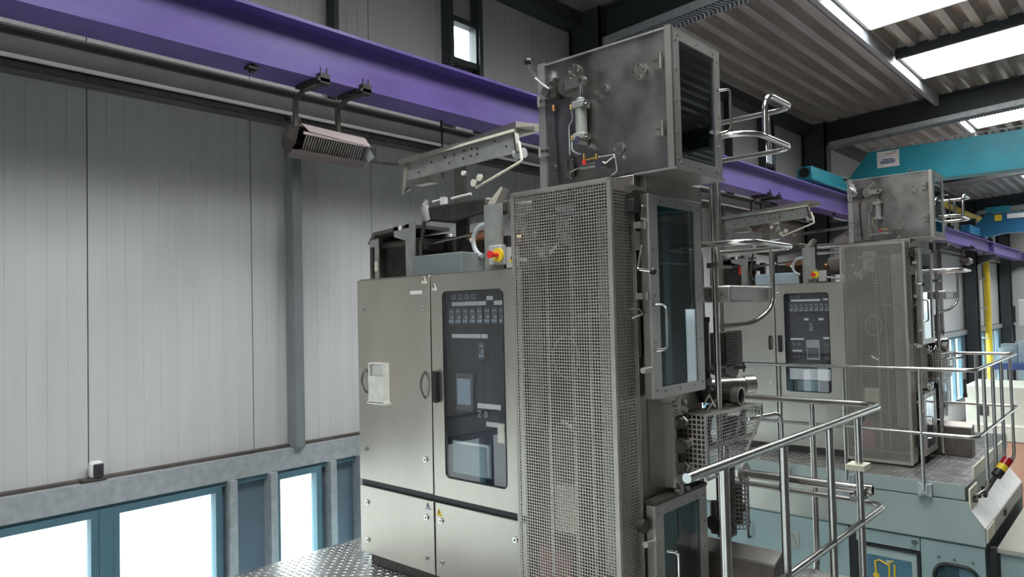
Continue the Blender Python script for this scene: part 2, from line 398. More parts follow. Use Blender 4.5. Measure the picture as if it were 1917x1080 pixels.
# ---- other walls (behind the camera and across the hall)
def glazed_wall(name, axis, pos, lo, hi, label, band, z0, z1):
    wo = thing(name, (pos if axis == 'x' else (lo + hi) / 2, pos if axis == 'y' else (lo + hi) / 2, 0), label, kind='structure')
    def bx(u0, u1, za, zb, nm, m, d0=0.0, d1=0.15):
        if axis == 'x': B(pos - d1, pos - d0, u0, u1, za, zb).build(nm, m, wo)
        else: B(u0, u1, pos - d1, pos - d0, za, zb).build(nm, m, wo)
    bx(lo, hi, z1, 7.0, 'wall_panel', 'backpanel'); bx(lo, hi, ZF, z0, 'wall_base', 'backpanel')
    if band[0] > lo: bx(lo, band[0], z0, z1, 'wall_panel', 'backpanel')
    if band[1] < hi: bx(band[1], hi, z0, z1, 'wall_panel', 'backpanel')
    u = band[0]
    while u < band[1] - 0.1:
        bx(u, u + 0.12, z0, z1, 'mullion', 'winframe'); u += 2.0
    bx(band[0], band[1], z0, z1, 'pane', 'glass', 0.06, 0.07)
    return wo
glazed_wall('wall_right', 'y', YR, XB, XE, 'panel wall with a glazed gate across the hall', (29.2, 33.2), -2.4, 1.65)
glazed_wall('wall_back', 'x', XB, YR, YW, 'panel wall with low window band behind the viewer', (-3.0, 5.0), -1.9, 0.45)
we = thing('wall_end', (XE, 0, 0), 'plain grey end wall of the hall', kind='structure')
for (y0, y1, z0, z1) in ((-2.5, YW + 0.1, ZF, 7.0), (YR, -8.5, ZF, 7.0), (-8.5, -2.5, 2.2, 7.0)): B(XE, XE + 0.2, y0, y1, z0, z1).build('wall_slab', 'concrete', we)
for y in (-8.5, -6.5, -4.5, -2.6): B(XE + 0.02, XE + 0.14, y, y + 0.1, ZF, 2.2).build('mullion', 'winframe', we)
B(XE + 0.06, XE + 0.07, -8.5, -2.5, ZF, 2.2).build('pane', 'glass', we)
trim = B(XE - 0.12, XE, YR, YW, 3.2, 3.5).build('trim_1', 'purlin'); tag(trim, 'dark band across the end wall', kind='structure')

# ---- roof: trapezoid deck sheets, girders, rooflights, cable trays
ce = thing('ceiling', (0, 0, 5.5), 'ribbed metal roof deck with rooflights', kind='structure')
PIT = 0.29; H = 0.15
def deck_mesh(length, nr):
    p = []
    for k in range(nr):
        y = k * PIT
        p += [(y, 0), (y + 0.11, 0), (y + 0.155, H), (y + 0.245, H)]
    p.append((nr * PIT, 0))
    n = len(p); vs = [(0, a, b) for a, b in p] + [(length, a, b) for a, b in p]
    m = MB(); m.add(vs, [(k, k + 1, n + k + 1, n + k) for k in range(n - 1)])
    return m.mesh('roof_sheet', 'galv', smooth=False)
cache = {}
def sheet(x0, x1, y0, nr):
    key = (round(x1 - x0, 3), nr)
    if key not in cache: cache[key] = deck_mesh(*key)
    y1 = y0 + nr * PIT
    o = place('roof_sheet', cache[key], (x0, y0, zroof(y0)), ce)
    o.rotation_euler.x = math.atan2(zroof(y1) - zroof(y0), y1 - y0)
SKY = [(1.9, 3.54), (5.0, 6.6)]
YS0 = YW - 9 * PIT          # skylight upper edge, about y = 2.9
YS1 = YS0 - 9 * PIT
for bi, xb in enumerate(BAY):
    L = 8.0 if xb < 39 else 0.6
    for k in range(3): sheet(xb, xb + L, YW - (k + 1) * 3 * PIT, 3)
    if L < 8: 
        for k in range(20): sheet(xb, xb + L, YS0 - (k + 1) * 3 * PIT, 3)
        continue
    for (a, b) in ((0, SKY[0][0]), (SKY[0][1], SKY[1][0]), (SKY[1][1], 8.0)):
        for k in range(3): sheet(xb + a, xb + b, YS0 - (k + 1) * 3 * PIT, 3)
    for k in range(14): sheet(xb, xb + 8, YS1 - (k + 1) * 3 * PIT, 3)
    for (a, b) in SKY:
        sk = thing('skylight', (xb + (a + b) / 2, YS0, zroof(YS0)), kind='structure'); sk.name = 'window_%d' % nwin; nwin += 1
        q = MB()
        z0, z1 = zroof(YS0), zroof(YS1)
        for (xa, xc) in ((xb + a - 0.04, xb + a), (xb + b, xb + b + 0.04)):
            q.beam(((xa + xc) / 2, YS0, z0 + 0.24), ((xa + xc) / 2, YS1, z1 + 0.24), 0.04, 0.58)
        q.box(xb + a, xb + b, YS0 - 0.02, YS0 + 0.02, z0 - 0.05, z0 + 0.52).box(xb + a, xb + b, YS1 - 0.02, YS1 + 0.02, z1 - 0.05, z1 + 0.52)
        q.build('window_frame', 'white', sk)
        g = MB(); g.add([(xb + a, YS0, z0 + 0.50), (xb + b, YS0, z0 + 0.50), (xb + b, YS1, z1 + 0.50), (xb + a, YS1, z1 + 0.50)], [(0, 3, 2, 1)])
        g.build('pane', 'skylight', sk)
        ld = bpy.data.lights.new('daylight_portal', 'AREA'); ld.shape = 'RECTANGLE'; ld.size = b - a; ld.size_y = YS0 - YS1; ld.cycles.is_portal = True
        lo = bpy.data.objects.new('daylight_portal', ld); COL.objects.link(lo); lo.location = (xb + (a + b) / 2, (YS0 + YS1) / 2, (z0 + z1) / 2 + 0.49); lo.rotation_euler.x = math.atan2(z0 - z1, YS0 - YS1)
        t = MB(); t.beam((xb + a - 0.09, YS0, z0 - 0.05), (xb + a - 0.09, YS1, z1 - 0.05), 0.06, 0.16)
        t.build('trimmer_beam', 'darksteel', sk)
    tr = MB().box(xb + 1.0, xb + 8.0, YS0 + 0.03, YS0 + 0.10, zroof(YS0) - 0.22, zroof(YS0) - 0.005)
    tr.build('trimmer_beam', 'galvsteel', ce)
for i, xb in enumerate(BAY):
    y0, y1 = 5.3, -3.0
    g = MB()
    for s0, s1 in ((5.3, -3.0), (-3.0, YR)):
        z0, z1 = zroof(s0) - 0.02, zroof(s1) - 0.02
        for dz, wd, hh in ((-0.01, 0.24, 0.03), (-0.44, 0.24, 0.03), (-0.225, 0.02, 0.42)):
            g.beam((xb + 0.15, s0, z0 + dz), (xb + 0.15, s1, z1 + dz), wd, hh)
    g.build('roof_girder', 'darksteel', ce)
    t = MB()
    for xo in (xb - 0.06, xb + 0.22):
        t.beam((xo, 4.9, zroof(4.9) - 0.50), (xo, -3, zroof(-3) - 0.50), 0.006, 0.10)
    t.build('cable_tray_side', 'galvsteel', ce)
    p = MB(); n = 0
    yy = 4.9
    while yy > -1.0:
        zt = zroof(yy) - 0.56
        p.beam((xb - 0.06, yy, zt), (xb + 0.08, yy - 0.06, zt + 0.003), 0.022, 0.006); p.beam((xb + 0.08, yy - 0.06, zt), (xb + 0.22, yy, zt + 0.003), 0.022, 0.006); yy -= 0.05
    o = p.build('cable_tray_mesh', 'galvsteel', ce); o['kind'] = 'stuff'
# outer roof skin keeps the daylight out above the deck
rs = MB()
for xb in BAY[:-1]:
    for (a, b) in ((0, SKY[0][0]), (SKY[0][1], SKY[1][0]), (SKY[1][1], 8.0)):
        rs.add([(xb + a, YS0, zroof(YS0) + 0.34), (xb + b, YS0, zroof(YS0) + 0.34), (xb + b, YS1, zroof(YS1) + 0.34), (xb + a, YS1, zroof(YS1) + 0.34)], [(0, 1, 2, 3)])
rs.add([(XB - 0.3, YW + 0.3, 5.78), (XE + 0.3, YW + 0.3, 5.78), (XE + 0.3, YS0, zroof(YS0) + 0.34), (XB - 0.3, YS0, zroof(YS0) + 0.34)], [(0, 1, 2, 3)])
rs.add([(XB - 0.3, YS1, zroof(YS1) + 0.34), (XE + 0.3, YS1, zroof(YS1) + 0.34), (XE + 0.3, YR - 0.3, zroof(YR) + 0.45), (XB - 0.3, YR - 0.3, zroof(YR) + 0.45)], [(0, 1, 2, 3)])
rs.build('roof_skin', 'darkmetal', ce)

# ================================================================== CRANE RUNWAY, HEATERS, CRANES, PIPES
rb = thing('crane_runway_beam', (0, 4.6, 3.455), 'long purple painted steel crane runway beam along the wall', 'beam')
MB().prism([(4.45, 3.455), (4.75, 3.455), (4.75, 3.479), (4.608, 3.479), (4.608, 3.831), (4.75, 3.831), (4.75, 3.855), (4.45, 3.855), (4.45, 3.831), (4.592, 3.831), (4.592, 3.479), (4.45, 3.479)], 'x', XB + 0.1, 39.0).build('beam_section', 'purple', rb)
B(XB + 0.1, 39.0, 4.57, 4.63, 3.855, 3.90).build('crane_rail', 'galvsteel', rb)
for xb in BAY[1:]:
    B(xb + 0.14, xb + 0.16, 4.46, 4.592, 3.479, 3.831).build('stiffener', 'purple', rb)
for xx in (2.45, 14.2, 27.0):
    MB().box(xx, xx + 0.03, 4.5, 4.53, 3.40, 3.455).box(xx - 0.02, xx + 0.05, 4.48, 4.55, 3.42, 3.44).build('clip', 'darkmetal', rb)

def heater(x, label):
    h = thing('radiant_heater', (x, 4.6, 3.0), label, 'heater', 'radiant heaters under the runway beam')
    x0, x1 = x - 0.31, x + 0.31
    # hood: trapezoid channel, open face tilted down towards the hall
    MB().add([(x0 + 0.04, 4.50, 3.12), (x1 - 0.02, 4.50, 3.10), (x1, 4.46, 3.03), (x0 + 0.08, 4.46, 3.06)], [(0, 1, 2, 3), (3, 2, 1, 0)]).build('hood_flap', 'heater', h)
    # hood shell profile in yz swept along x
    pr = [(4.50, 3.11), (4.74, 3.09), (4.74, 2.99), (4.60, 2.90), (4.595, 2.91), (4.725, 2.995), (4.725, 3.075), (4.50, 3.095)]
    MB().prism(pr, 'x', x0 + 0.03, x1 - 0.03).build('hood', 'brownmetal', h)
    for (xa, s) in ((x0, -1), (x1, 1)):
        MB().add([(xa + 0.03 * -s, 4.50, 3.10), (xa + 0.03 * -s, 4.74, 3.08), (xa + 0.02 * s, 4.62, 2.875), (xa + 0.03 * s, 4.46, 2.96)], [(0, 1, 2, 3), (3, 2, 1, 0)]).build('end_plate', 'conduit' if s > 0 else 'brownmetal', h)
    MB().add([(x0 - 0.02, 4.52, 2.93), (x1 + 0.02, 4.52, 2.93), (x1 + 0.02, 4.60, 2.885), (x0 - 0.02, 4.60, 2.885)], [(0, 1, 2, 3), (3, 2, 1, 0)]).build('lower_flap', 'heater', h)
    sm = MB().beam((0, 4.475, 3.035), (0.012, 4.56, 2.935), 0.011, 0.008, (1, 0, 0)).mesh('louvre_slat', 'heater_slat', org=(0, 4.6, 3.0))
    n = 24
    for k in range(n):
        o = place('louvre_slat', sm, (x0 + 0.07 + k * (0.49 / (n - 1)), 4.6, 3.0), h)
    B(x0 + 0.04, x1 - 0.04, 4.60, 4.70, 2.99, 3.0).build('burner_plate', 'darkmetal', h)
    MB().beam((x0 + 0.04, 4.47, 3.045), (x1 - 0.04, 4.47, 3.035), 0.012, 0.02).beam((x0 + 0.05, 4.56, 2.932), (x1 - 0.04, 4.56, 2.926), 0.012, 0.02).build('grille_frame', 'heater', h)
    for xa in (x - 0.19, x + 0.18):
        a = MB().tube([(xa, 4.70, 3.09), (xa, 4.70, 3.34), (xa + 0.04, 4.64, 3.42), (xa + 0.06, 4.46, 3.435)], 0.022, 4)
        a.build('hanger_arm', 'brownmetal', h)
        c = MB().box(xa + 0.02, xa + 0.10, 4.40, 4.47, 3.415, 3.485).box(xa - 0.0, xa + 0.10, 4.40, 4.70, 3.425, 3.45)
        for q in (0.035, 0.085): c.cyl((xa + q, 4.42, 3.48), (xa + q, 4.42, 3.53), 0.006, 6)
        c.build('beam_clamp', 'darkmetal', h)
    MB().tube([(x1, 4.6, 3.0), (x1 + 0.15, 4.58, 2.95), (x1 + 0.38, 4.6, 2.97)], 0.012, 6).cyl((x1 + 0.12, 4.6, 2.95), (x1 + 0.12, 4.6, 3.06), 0.03, 10).build('gas_connection', 'darkmetal', h)
    return h
heater(3.10, 'pinkish grey louvred heater hanging nearest, left of the steel hood')
heater(11.1, 'dark heater hanging behind the middle pipe hoop')
heater(27.1, 'small distant heater hanging past the far machine')
hg = thing('hanging_rod', (4.37, 4.7, 2.9), 'short dark rod hanging below the purple beam left of the steel hood', 'rod')
MB().tube([(4.37, 4.7, 3.455), (4.38, 4.7, 3.2), (4.375, 4.7, 2.95)], 0.012, 6).build('rod', 'darkmetal', hg)
MB().box(4.35, 4.40, 4.68, 4.72, 3.12, 3.22).build('connector', 'darkmetal', hg)

cr = thing('bridge_crane', (15.7, 4.6, 3.9), 'turquoise bridge crane girder with white notice plate', 'crane')
MB().prism([(4.70, 3.92), (4.70, 4.22), (4.26, 4.77), (-6.0, 4.77), (-6.0, 4.10), (3.6, 4.10), (4.0, 3.98)], 'x', 15.6, 16.0).build('girder', 'turq', cr, bevel=0.008)
MB().box(13.0, 17.2, 4.47, 4.75, 3.93, 4.19).build('end_carriage', 'turq', cr, bevel=0.03)
MB().cyl((12.98, 4.61, 4.08), (13.06, 4.61, 4.08), 0.09, 14).build('buffer', 'rubber', cr)
for xx in (13.35, 16.9): MB().cyl((xx, 4.57, 3.985), (xx, 4.65, 3.985), 0.085, 16).build('wheel', 'darkmetal', cr)
B(15.58, 16.02, -6.0, 3.6, 4.075, 4.10).build('lower_flange', 'turq', cr)
B(15.594, 15.6, 3.29, 3.31, 4.1, 4.77).build('weld_seam', 'turq', cr)
np_ = B(15.585, 15.598, 3.70, 4.10, 4.42, 4.74).build('notice_plate', 'white', cr)
B(15.580, 15.584, 3.76, 3.94, 4.67, 4.682).build('red_print_line', 'red', np_)
B(15.580, 15.584, 3.74, 3.80, 4.70, 4.712).build('dark_print_line', 'navy', np_)
for (a, b, z) in ((3.80, 4.0, 4.56), (3.76, 4.05, 4.525), (3.78, 4.03, 4.49)):
    B(15.580, 15.584, a, b, z, z + 0.02).build('blue_print_line', 'navy', np_)
sg = MB()
yy = 4.2
while yy > -2: sg.ball((15.62, yy, 4.79), 0.03, 6, 4); yy -= 0.25
sg.tube([(15.62, 4.3, 4.83), (15.62, -2, 4.83)], 0.012, 6).build('festoon_cable', 'galvsteel', cr)
c2 = thing('bridge_crane', (29, 4.6, 3.9), 'blue bridge crane girder far down the hall', 'crane')
MB().prism([(4.70, 3.92), (4.70, 4.22), (4.3, 4.65), (-6.0, 4.65), (-6.0, 3.98), (3.9, 3.98), (4.1, 3.92)], 'x', 29.0, 29.5).build('girder', 'blue', c2)
MB().box(27.2, 30.5, 4.47, 4.75, 3.92, 4.2).build('end_carriage', 'blue', c2, bevel=0.02)
B(28.96, 29.0, 3.6, 4.3, 4.68, 4.88).build('drive_box', 'turq', c2)
B(28.97, 28.995, 3.0, 3.7, 4.45, 4.6).build('notice_plate', 'white', c2)
B(28.97, 28.995, 3.85, 4.05, 4.40, 4.60).build('warning_plate', 'yellow', c2)
gp = thing('gas_pipe', (24, 5.1, 4), 'yellow gas pipe running along and down the wall at the far columns', 'pipe')
MB().tube([(24.5, 5.05, 4.85), (34.2, 5.05, 4.85)], 0.10, 10).build('pipe_run', 'yellowpipe', gp)
MB().tube([(34.6, 5.2, 3.3), (34.6, 5.2, -2.4)], 0.12, 10).build('downpipe', 'yellowpipe', gp)
for z in (2.6, 1.4, 0.2): B(34.45, 34.75, 5.2, 5.5, z, z + 0.06).build('pipe_bracket', 'galvsteel', gp)
cmr = thing('wall_camera', (1.79, 5.42, 0.69), 'small white camera with dark face on the wall ledge', 'camera')
B(1.755, 1.835, 5.40, 5.47, 0.685, 0.80).build('housing', 'white', cmr, bevel=0.02)
MB().box(1.768, 1.832, 5.385, 5.402, 0.695, 0.785).build('front_face', 'panelblack', cmr, bevel=0.008)
B(1.70, 1.86, 5.40, 5.48, 0.672, 0.688).build('base_plate', 'brownmetal', cmr)

# ================================================================== PLATFORMS AND RAILINGS
def platform(x0, x1, label, y0=1.33):
    p = thing('platform', (x0, 3, 0), label, 'platform')
    B(x0, x1, y0, 4.77, -0.012, -0.002).build('deck_plate', 'tread', p)
    return p
p1 = platform(2.41, 4.92, 'steel tread plate platform carrying the near machine')
lz = MB()
def lozenges(m, x0, x1, y0, y1, pit=0.042):
    i = 0; x = x0
    while x < x1:
        j = 0; y = y0
        while y < y1:
            a = math.pi / 4 if (i + j) % 2 else -math.pi / 4
            c, s_ = math.cos(a), math.sin(a); l, w_ = 0.019, 0.0065
            pts = [(x + c * l, y + s_ * l, -0.002), (x - s_ * w_, y + c * w_, -0.002), (x - c * l, y - s_ * l, -0.002), (x + s_ * w_, y - c * w_, -0.002),
                   (x + c * l * .6, y + s_ * l * .6, 0.0015), (x - s_ * w_ * .5, y + c * w_ * .5, 0.0015), (x - c * l * .6, y - s_ * l * .6, 0.0015), (x + s_ * w_ * .5, y - c * w_ * .5, 0.0015)]
            m.add(pts, [(4, 5, 6, 7), (0, 1, 5, 4), (1, 2, 6, 5), (2, 3, 7, 6), (3, 0, 4, 7)])
            y += pit; j += 1
        x += pit; i += 1
    return m
o = lozenges(lz, 2.43, 4.9, 1.36, 4.76).build('tread_pattern', 'tread', p1); o['kind'] = 'stuff'
B(2.41, 4.92, 1.33, 4.77, -0.20, -0.012).build('deck_frame', 'green', p1)
B(2.45, 4.88, 1.40, 4.70, -2.5, -0.20).build('machine_base', 'green_lo', p1)

def post(parent, x, y, z0, z1, r=0.0205, foot=None):
    return MB().tube([(x, y, z0), (x, y, z1)], r, 14).build('post', 'tube', parent)
r1 = thing('guard_railing', (2.57, 1.35, 0), 'bent stainless tube railing around the near platform, open end nearest', 'railing')
MB().tube([(2.56, 1.365, 1.10), (4.98, 1.335, 1.10), (4.98, 2.25, 1.10)], 0.021, 14, 0.13, 8).build('top_rail', 'tube', r1)
MB().cyl((2.50, 1.366, 1.10), (2.562, 1.365, 1.10), 0.0195, 14).build('end_cap', 'chrome', r1)
MB().tube([(2.80, 1.362, 0.475), (4.98, 1.335, 0.475), (4.98, 2.3, 0.485)], 0.019, 14, 0.13, 8).build('lower_rail', 'tube', r1)
for x in (2.80, 3.41, 4.03, 4.50): post(r1, x, 1.36 - 0.01 * (x - 2.8), -0.12, 1.09)
MB().tube([(4.985, 1.775, 1.09), (4.985, 1.775, 0.05), (4.96, 1.775, -0.02), (4.95, 1.775, -0.15)], 0.0195, 14, 0.03).build('post', 'tube', r1)
MB().box(4.44, 4.57, 1.30, 1.40, 0.785, 0.815).build('clamp_block', 'cream', r1)
for x in (3.42, 4.6): MB().cyl((x, 1.34, 1.05), (x, 1.34, 1.08), 0.008, 8).build('stud', 'bolt', r1)
fp = thing('pipe_stub', (4.58, 1.7, 0.62), 'thick steel pipe with end ferrule held at the near railing', 'pipe')
MB().cyl((4.575, 1.345, 0.652), (4.58, 2.10, 0.65), 0.029, 20).build('pipe', 'tube', fp)
MB().ring((4.575, 1.295, 0.652), (4.575, 1.35, 0.652), 0.036, 0.026, 20).build('ferrule', 'chrome', fp)
MB().cyl((4.575, 1.315, 0.652), (4.575, 1.33, 0.652), 0.027, 16).build('pipe_mouth', 'dark', fp)  # black disc painted as the shade inside the pipe end
MB().cyl((4.58, 2.07, 0.65), (4.58, 2.095, 0.65), 0.07, 24).build('flange_disc', 'platepaint', fp)
MB().box(4.49, 4.60, 1.33, 1.40, 0.60, 0.622).build('pipe_support', 'platepaint', fp)
MB().box(4.60, 4.625, 1.40, 1.43, 0.585, 0.63).build('clamp_screw', 'rubber', fp)

X2 = 7.95
p2 = platform(X2, 10.42, 'steel tread plate platform carrying the far machine', 1.43)
o = lozenges(MB(), X2 + 0.02, 10.4, 1.46, 4.76, 0.06).build('tread_pattern', 'tread', p2); o['kind'] = 'stuff'
B(X2 - 0.015, X2, 1.44, 4.77, -0.125, 0.012).build('kick_plate', 'green', p2)
B(10.40, 10.42, 1.43, 4.77, -0.02, 0.14).build('kick_plate', 'galvsteel', p2)
B(X2 + 0.4, 10.2, 1.43, 1.445, 0, 0.11).build('kick_plate', 'cream', p2)
B(X2, 10.42, 1.445, 4.77, -0.54, -0.012).build('deck_frame', 'green', p2)
B(X2 - 0.006, X2, 2.62, 4.77, -0.53, -0.135).build('front_panel', 'steel', p2); 
MB().prism([(2.60, -0.53), (2.60, -0.135), (1.41, -0.135), (1.40, -0.215), (1.29, -0.375), (1.285, -0.53)], 'x', X2 - 0.03, X2 - 0.021).build('front_panel', 'green', p2)
MB().cyl((X2 - 0.03, 2.615, -0.53), (X2 - 0.03, 2.625, -0.15), 0.012, 8).build('yellow_rod', 'yellowpipe', p2)
for (y, z) in ((1.765, -0.162), (1.44, -0.162), (2.68, -0.27), (1.896, -0.60)): MB().cyl((X2 - 0.025, y, z), (X2, y, z), 0.018, 10).build('plug', 'bolt', p2)
r2 = thing('guard_railing', (X2, 1.32, 0), 'stainless tube railing around the far platform', 'railing')
xr = 7.86
MB().tube([(xr, 4.3, 1.10), (xr, 1.305, 1.10), (10.44, 1.305, 1.10), (10.44, 2.1, 1.10)], 0.019, 12, 0.10, 6).build('top_rail', 'tube', r2)
MB().tube([(xr, 4.3, 0.48), (xr, 1.305, 0.48), (10.44, 1.305, 0.48), (10.44, 2.1, 0.48)], 0.017, 12, 0.10, 6).build('lower_rail', 'tube', r2)
for y in (3.13, 2.47, 1.765):
    post(r2, xr, y, -0.06, 1.09, 0.017)
    MB().box(xr + 0.018, X2 - 0.014, y - 0.06, y + 0.06, -0.125, -0.01).box(xr - 0.01, xr + 0.03, y - 0.03, y + 0.03, -0.1, -0.02).build('foot_bracket', 'galvsteel', r2)
for x in (8.28, 8.78, 9.3, 9.95):
    MB().tube([(x, 1.305, 1.09), (x, 1.305, -0.06), (x - 0.04, 1.395, -0.13)], 0.017, 12, 0.06, 5).build('post', 'tube', r2)
post(r2, 10.44, 1.72, 0.05, 1.09, 0.017)

# ---- front of the far machine base
b2 = thing('machine_base', (X2, 3, ZF), 'pale green grey cabinet base under the far platform', 'machine base')
B(X2 + 0.02, 10.4, 1.30, 4.77, ZF, -0.54).build('base_body', 'green_lo', b2)
dl = B(X2 - 0.012, X2 + 0.02, 2.50, 4.75, -2.3, -0.555).build('door', 'green_lo', b2)
def black_handle(parent, x, y, z0, z1, name='handle'):
    return MB().tube([(x, y, z1), (x - 0.05, y, z1), (x - 0.05, y, z0), (x, y, z0)], 0.011, 8, 0.02).build(name, 'rubber', parent)
black_handle(dl, X2 - 0.012, 3.56, -0.86, -0.70); black_handle(dl, X2 - 0.012, 2.655, -0.86, -0.72)
pl = B(X2 - 0.02, X2 - 0.012, 3.01, 3.155, -0.885, -0.705).build('warning_plate', 'frame', dl)
tri = [(X2 - 0.021, 3.14, -0.865), (X2 - 0.021, 3.025, -0.865), (X2 - 0.021, 3.085, -0.725)]
MB().tube(tri + [tri[0]], 0.004, 5).tube([(X2 - 0.021, 3.085 + 0.018 * math.cos(a), -0.82 + 0.02 * math.sin(a)) for a in [k * math.pi / 6 for k in range(13)]], 0.003, 5).build('embossed_triangle', 'frame', pl)
for (a, z) in ((2.56, -0.66), (2.55, -0.95)): MB().cyl((X2 - 0.016, a, z), (X2 - 0.012, a, z), 0.008, 8).build('screw', 'bolt', dl)
B(X2 - 0.005, X2 + 0.03, 2.43, 2.50, -2.3, -0.56).build('dark_divider', 'rubber', b2)
ct = B(X2 - 0.012, X2 + 0.02, 1.84, 2.425, -0.68, -0.555).build('terminal_cover', 'green_lo', b2)
MB().cyl((X2 - 0.03, 1.88, -0.60), (X2 - 0.012, 1.88, -0.60), 0.022, 14).cyl((X2 - 0.016, 1.92, -0.665), (X2 - 0.012, 1.92, -0.665), 0.01, 8).build('lock', 'bolt', ct)
tm = MB().framed('x', X2 - 0.02, X2 + 0.02, (1.84, 2.425, -1.6, -0.69), (1.87, 2.395, -1.57, -0.72)).build('terminal_frame', 'rubber', b2)
ms = B(X2 - 0.008, X2 + 0.02, 1.87, 2.395, -1.57, -0.72).build('monitor_bezel', 'green', b2)
sc = MB().box(X2 - 0.014, X2 - 0.008, 1.92, 2.33, -1.4, -0.80).build('printed_screen', 'posterblue', ms, bevel=0.004)
d = X2 - 0.016
yl = MB().tube([(d, 2.20, -1.10), (d, 2.245, -0.99), (d, 2.25, -0.86), (d, 2.21, -0.84), (d, 2.13, -0.875)], 0.009, 6).tube([(d, 2.125, -1.1), (d, 2.12, -0.84), (d, 2.08, -0.83)], 0.009, 6).tube([(d, 2.075, -1.1), (d, 2.07, -0.86)], 0.009, 6).cyl((d - .002, 2.245, -1.0), (d + 0.002, 2.245, -1.0), 0.03, 12)
yl.build('yellow_diagram_lines', 'yellowpipe', sc)
B(d, d + 0.002, 2.10, 2.15, -0.86, -0.83).build('pale_diagram_box', 'bluegrey', sc)
rw = MB().framed('x', X2 - 0.012, X2 + 0.02, (1.30, 1.83, -2.3, -0.555), (1.36, 1.72, -1.5, -0.76), 0.12).build('side_panel', 'green_lo', b2)
MB().framed('x', X2 - 0.025, X2 + 0.0, (1.335, 1.745, -1.525, -0.735), (1.37, 1.71, -1.49, -0.77), 0.11).build('window_seal', 'rubber', rw) if False else None
def ring_path(u0, u1, v0, v1, r, x, n=6):
    pts = []
    for (cu, cv, st) in ((u1 - r, v1 - r, 0), (u0 + r, v1 - r, 1), (u0 + r, v0 + r, 2), (u1 - r, v0 + r, 3)):
        for k in range(n + 1):
            t = (st + k / n) * math.pi / 2; pts.append((x, cu + r * math.cos(t), cv + r * math.sin(t)))
    return pts + [pts[0], pts[1]]
MB().tube(ring_path(1.355, 1.725, -1.505, -0.755, 0.12, X2 - 0.014), 0.017, 8).build('window_seal', 'rubber', rw)
B(X2 + 0.004, X2 + 0.008, 1.35, 1.73, -1.52, -0.75).build('pane', 'glass_tint', rw)
B(X2 + 0.012, X2 + 0.0195, 1.36, 1.52, -1.5, -0.78).build('paper_sheet', 'white', rw)
for y in (1.40, 1.55, 1.68): MB().cyl((X2 - 0.02, y, -0.70), (X2 - 0.012, y, -0.70), 0.012, 8).build('bolt', 'bolt', rw)
cs = thing('side_console', (X2, 1.3, -0.5), 'sloping bright metal console along the side of the far platform', 'console')
MB().prism([(1.40, -0.215), (1.29, -0.365), (1.275, -0.365), (1.275, -0.50), (1.42, -0.52), (1.44, -0.20)], 'x', X2 - 0.02, 10.26).build('console_body', 'frame', cs)
for (a, b) in ((X2 - 0.02, 8.75), (8.76, 9.5), (9.51, 10.26)):
    MB().add([(a, 1.405, -0.205), (b, 1.405, -0.205), (b, 1.285, -0.370), (a, 1.285, -0.370), (a, 1.40, -0.212), (b, 1.40, -0.212), (b, 1.28, -0.377), (a, 1.28, -0.377)],
             [(3, 2, 1, 0), (4, 5, 6, 7), (0, 1, 5, 4), (1, 2, 6, 5), (2, 3, 7, 6), (3, 0, 4, 7)]).build('lid', 'white', cs)  # lid coloured white for the sky reflected in its metal
B(8.9, 9.0, 1.262, 1.275, -0.46, -0.40).build('catch', 'rubber', cs)
B(X2 - 0.02, 8.3, 1.268, 1.275, -0.49, -0.37).build('cover_plate', 'cream', cs)
MB().box(X2 - 0.02, X2 + 0.35, 1.395, 1.41, -0.23, -0.02).build('bracket_plate', 'cream', cs)
for q in (8.05, 8.25, 8.5): MB().box(q, q + 0.02, 1.37, 1.40, -0.16, -0.10).cyl((q + .01, 1.36, -0.14), (q + .01, 1.40, -0.14), 0.02, 8).build('clip', 'rubber', cs)
st = thing('signal_lamp', (8.55, 1.25, 0.0), 'tilted signal lamp with red yellow and black segments', 'signal lamp')
a0 = Vector((8.50, 1.27, 0.02)); dr = Vector((0.5, -0.36, 0.62)).normalized()
MB().tube([(8.2, 1.32, -0.12), (8.35, 1.33, -0.10), a0], 0.02, 8, 0.05).build('stem', 'rubber', st)
MB().cyl(a0, a0 + dr * 0.07, 0.047, 18).build('base_segment', 'rubber', st)
MB().cyl(a0 + dr * 0.072, a0 + dr * 0.135, 0.046, 18).build('yellow_lens', 'yellow', st)
MB().cyl(a0 + dr * 0.137, a0 + dr * 0.215, 0.046, 18).build('red_lens', 'darkred', st)
MB().cyl(a0 + dr * 0.215, a0 + dr * 0.222, 0.048, 18).build('lamp_cap', 'frame', st)
tb = thing('side_table', (9, 0.6, ZF), 'steel topped green cabinet at the lower right edge', 'cabinet')
B(X2 + 0.1, 11.5, -0.9, 1.22, -0.60, -0.56).build('table_top', 'steel', tb)
B(X2 + 0.13, 11.4, -0.88, 1.20, ZF, -0.60).build('table_body', 'green_lo', tb)
MB().tube(ring_path(0.35, 1.03, -1.7, -0.83, 0.12, X2 + 0.125), 0.017, 8).build('window_seal', 'rubber', tb)
B(X2 + 0.05, X2 + 0.12, 1.22, 1.27, ZF, -0.55).build('gap_shade', 'rubber', tb)  # black strip put in as the shade of the gap beside the table

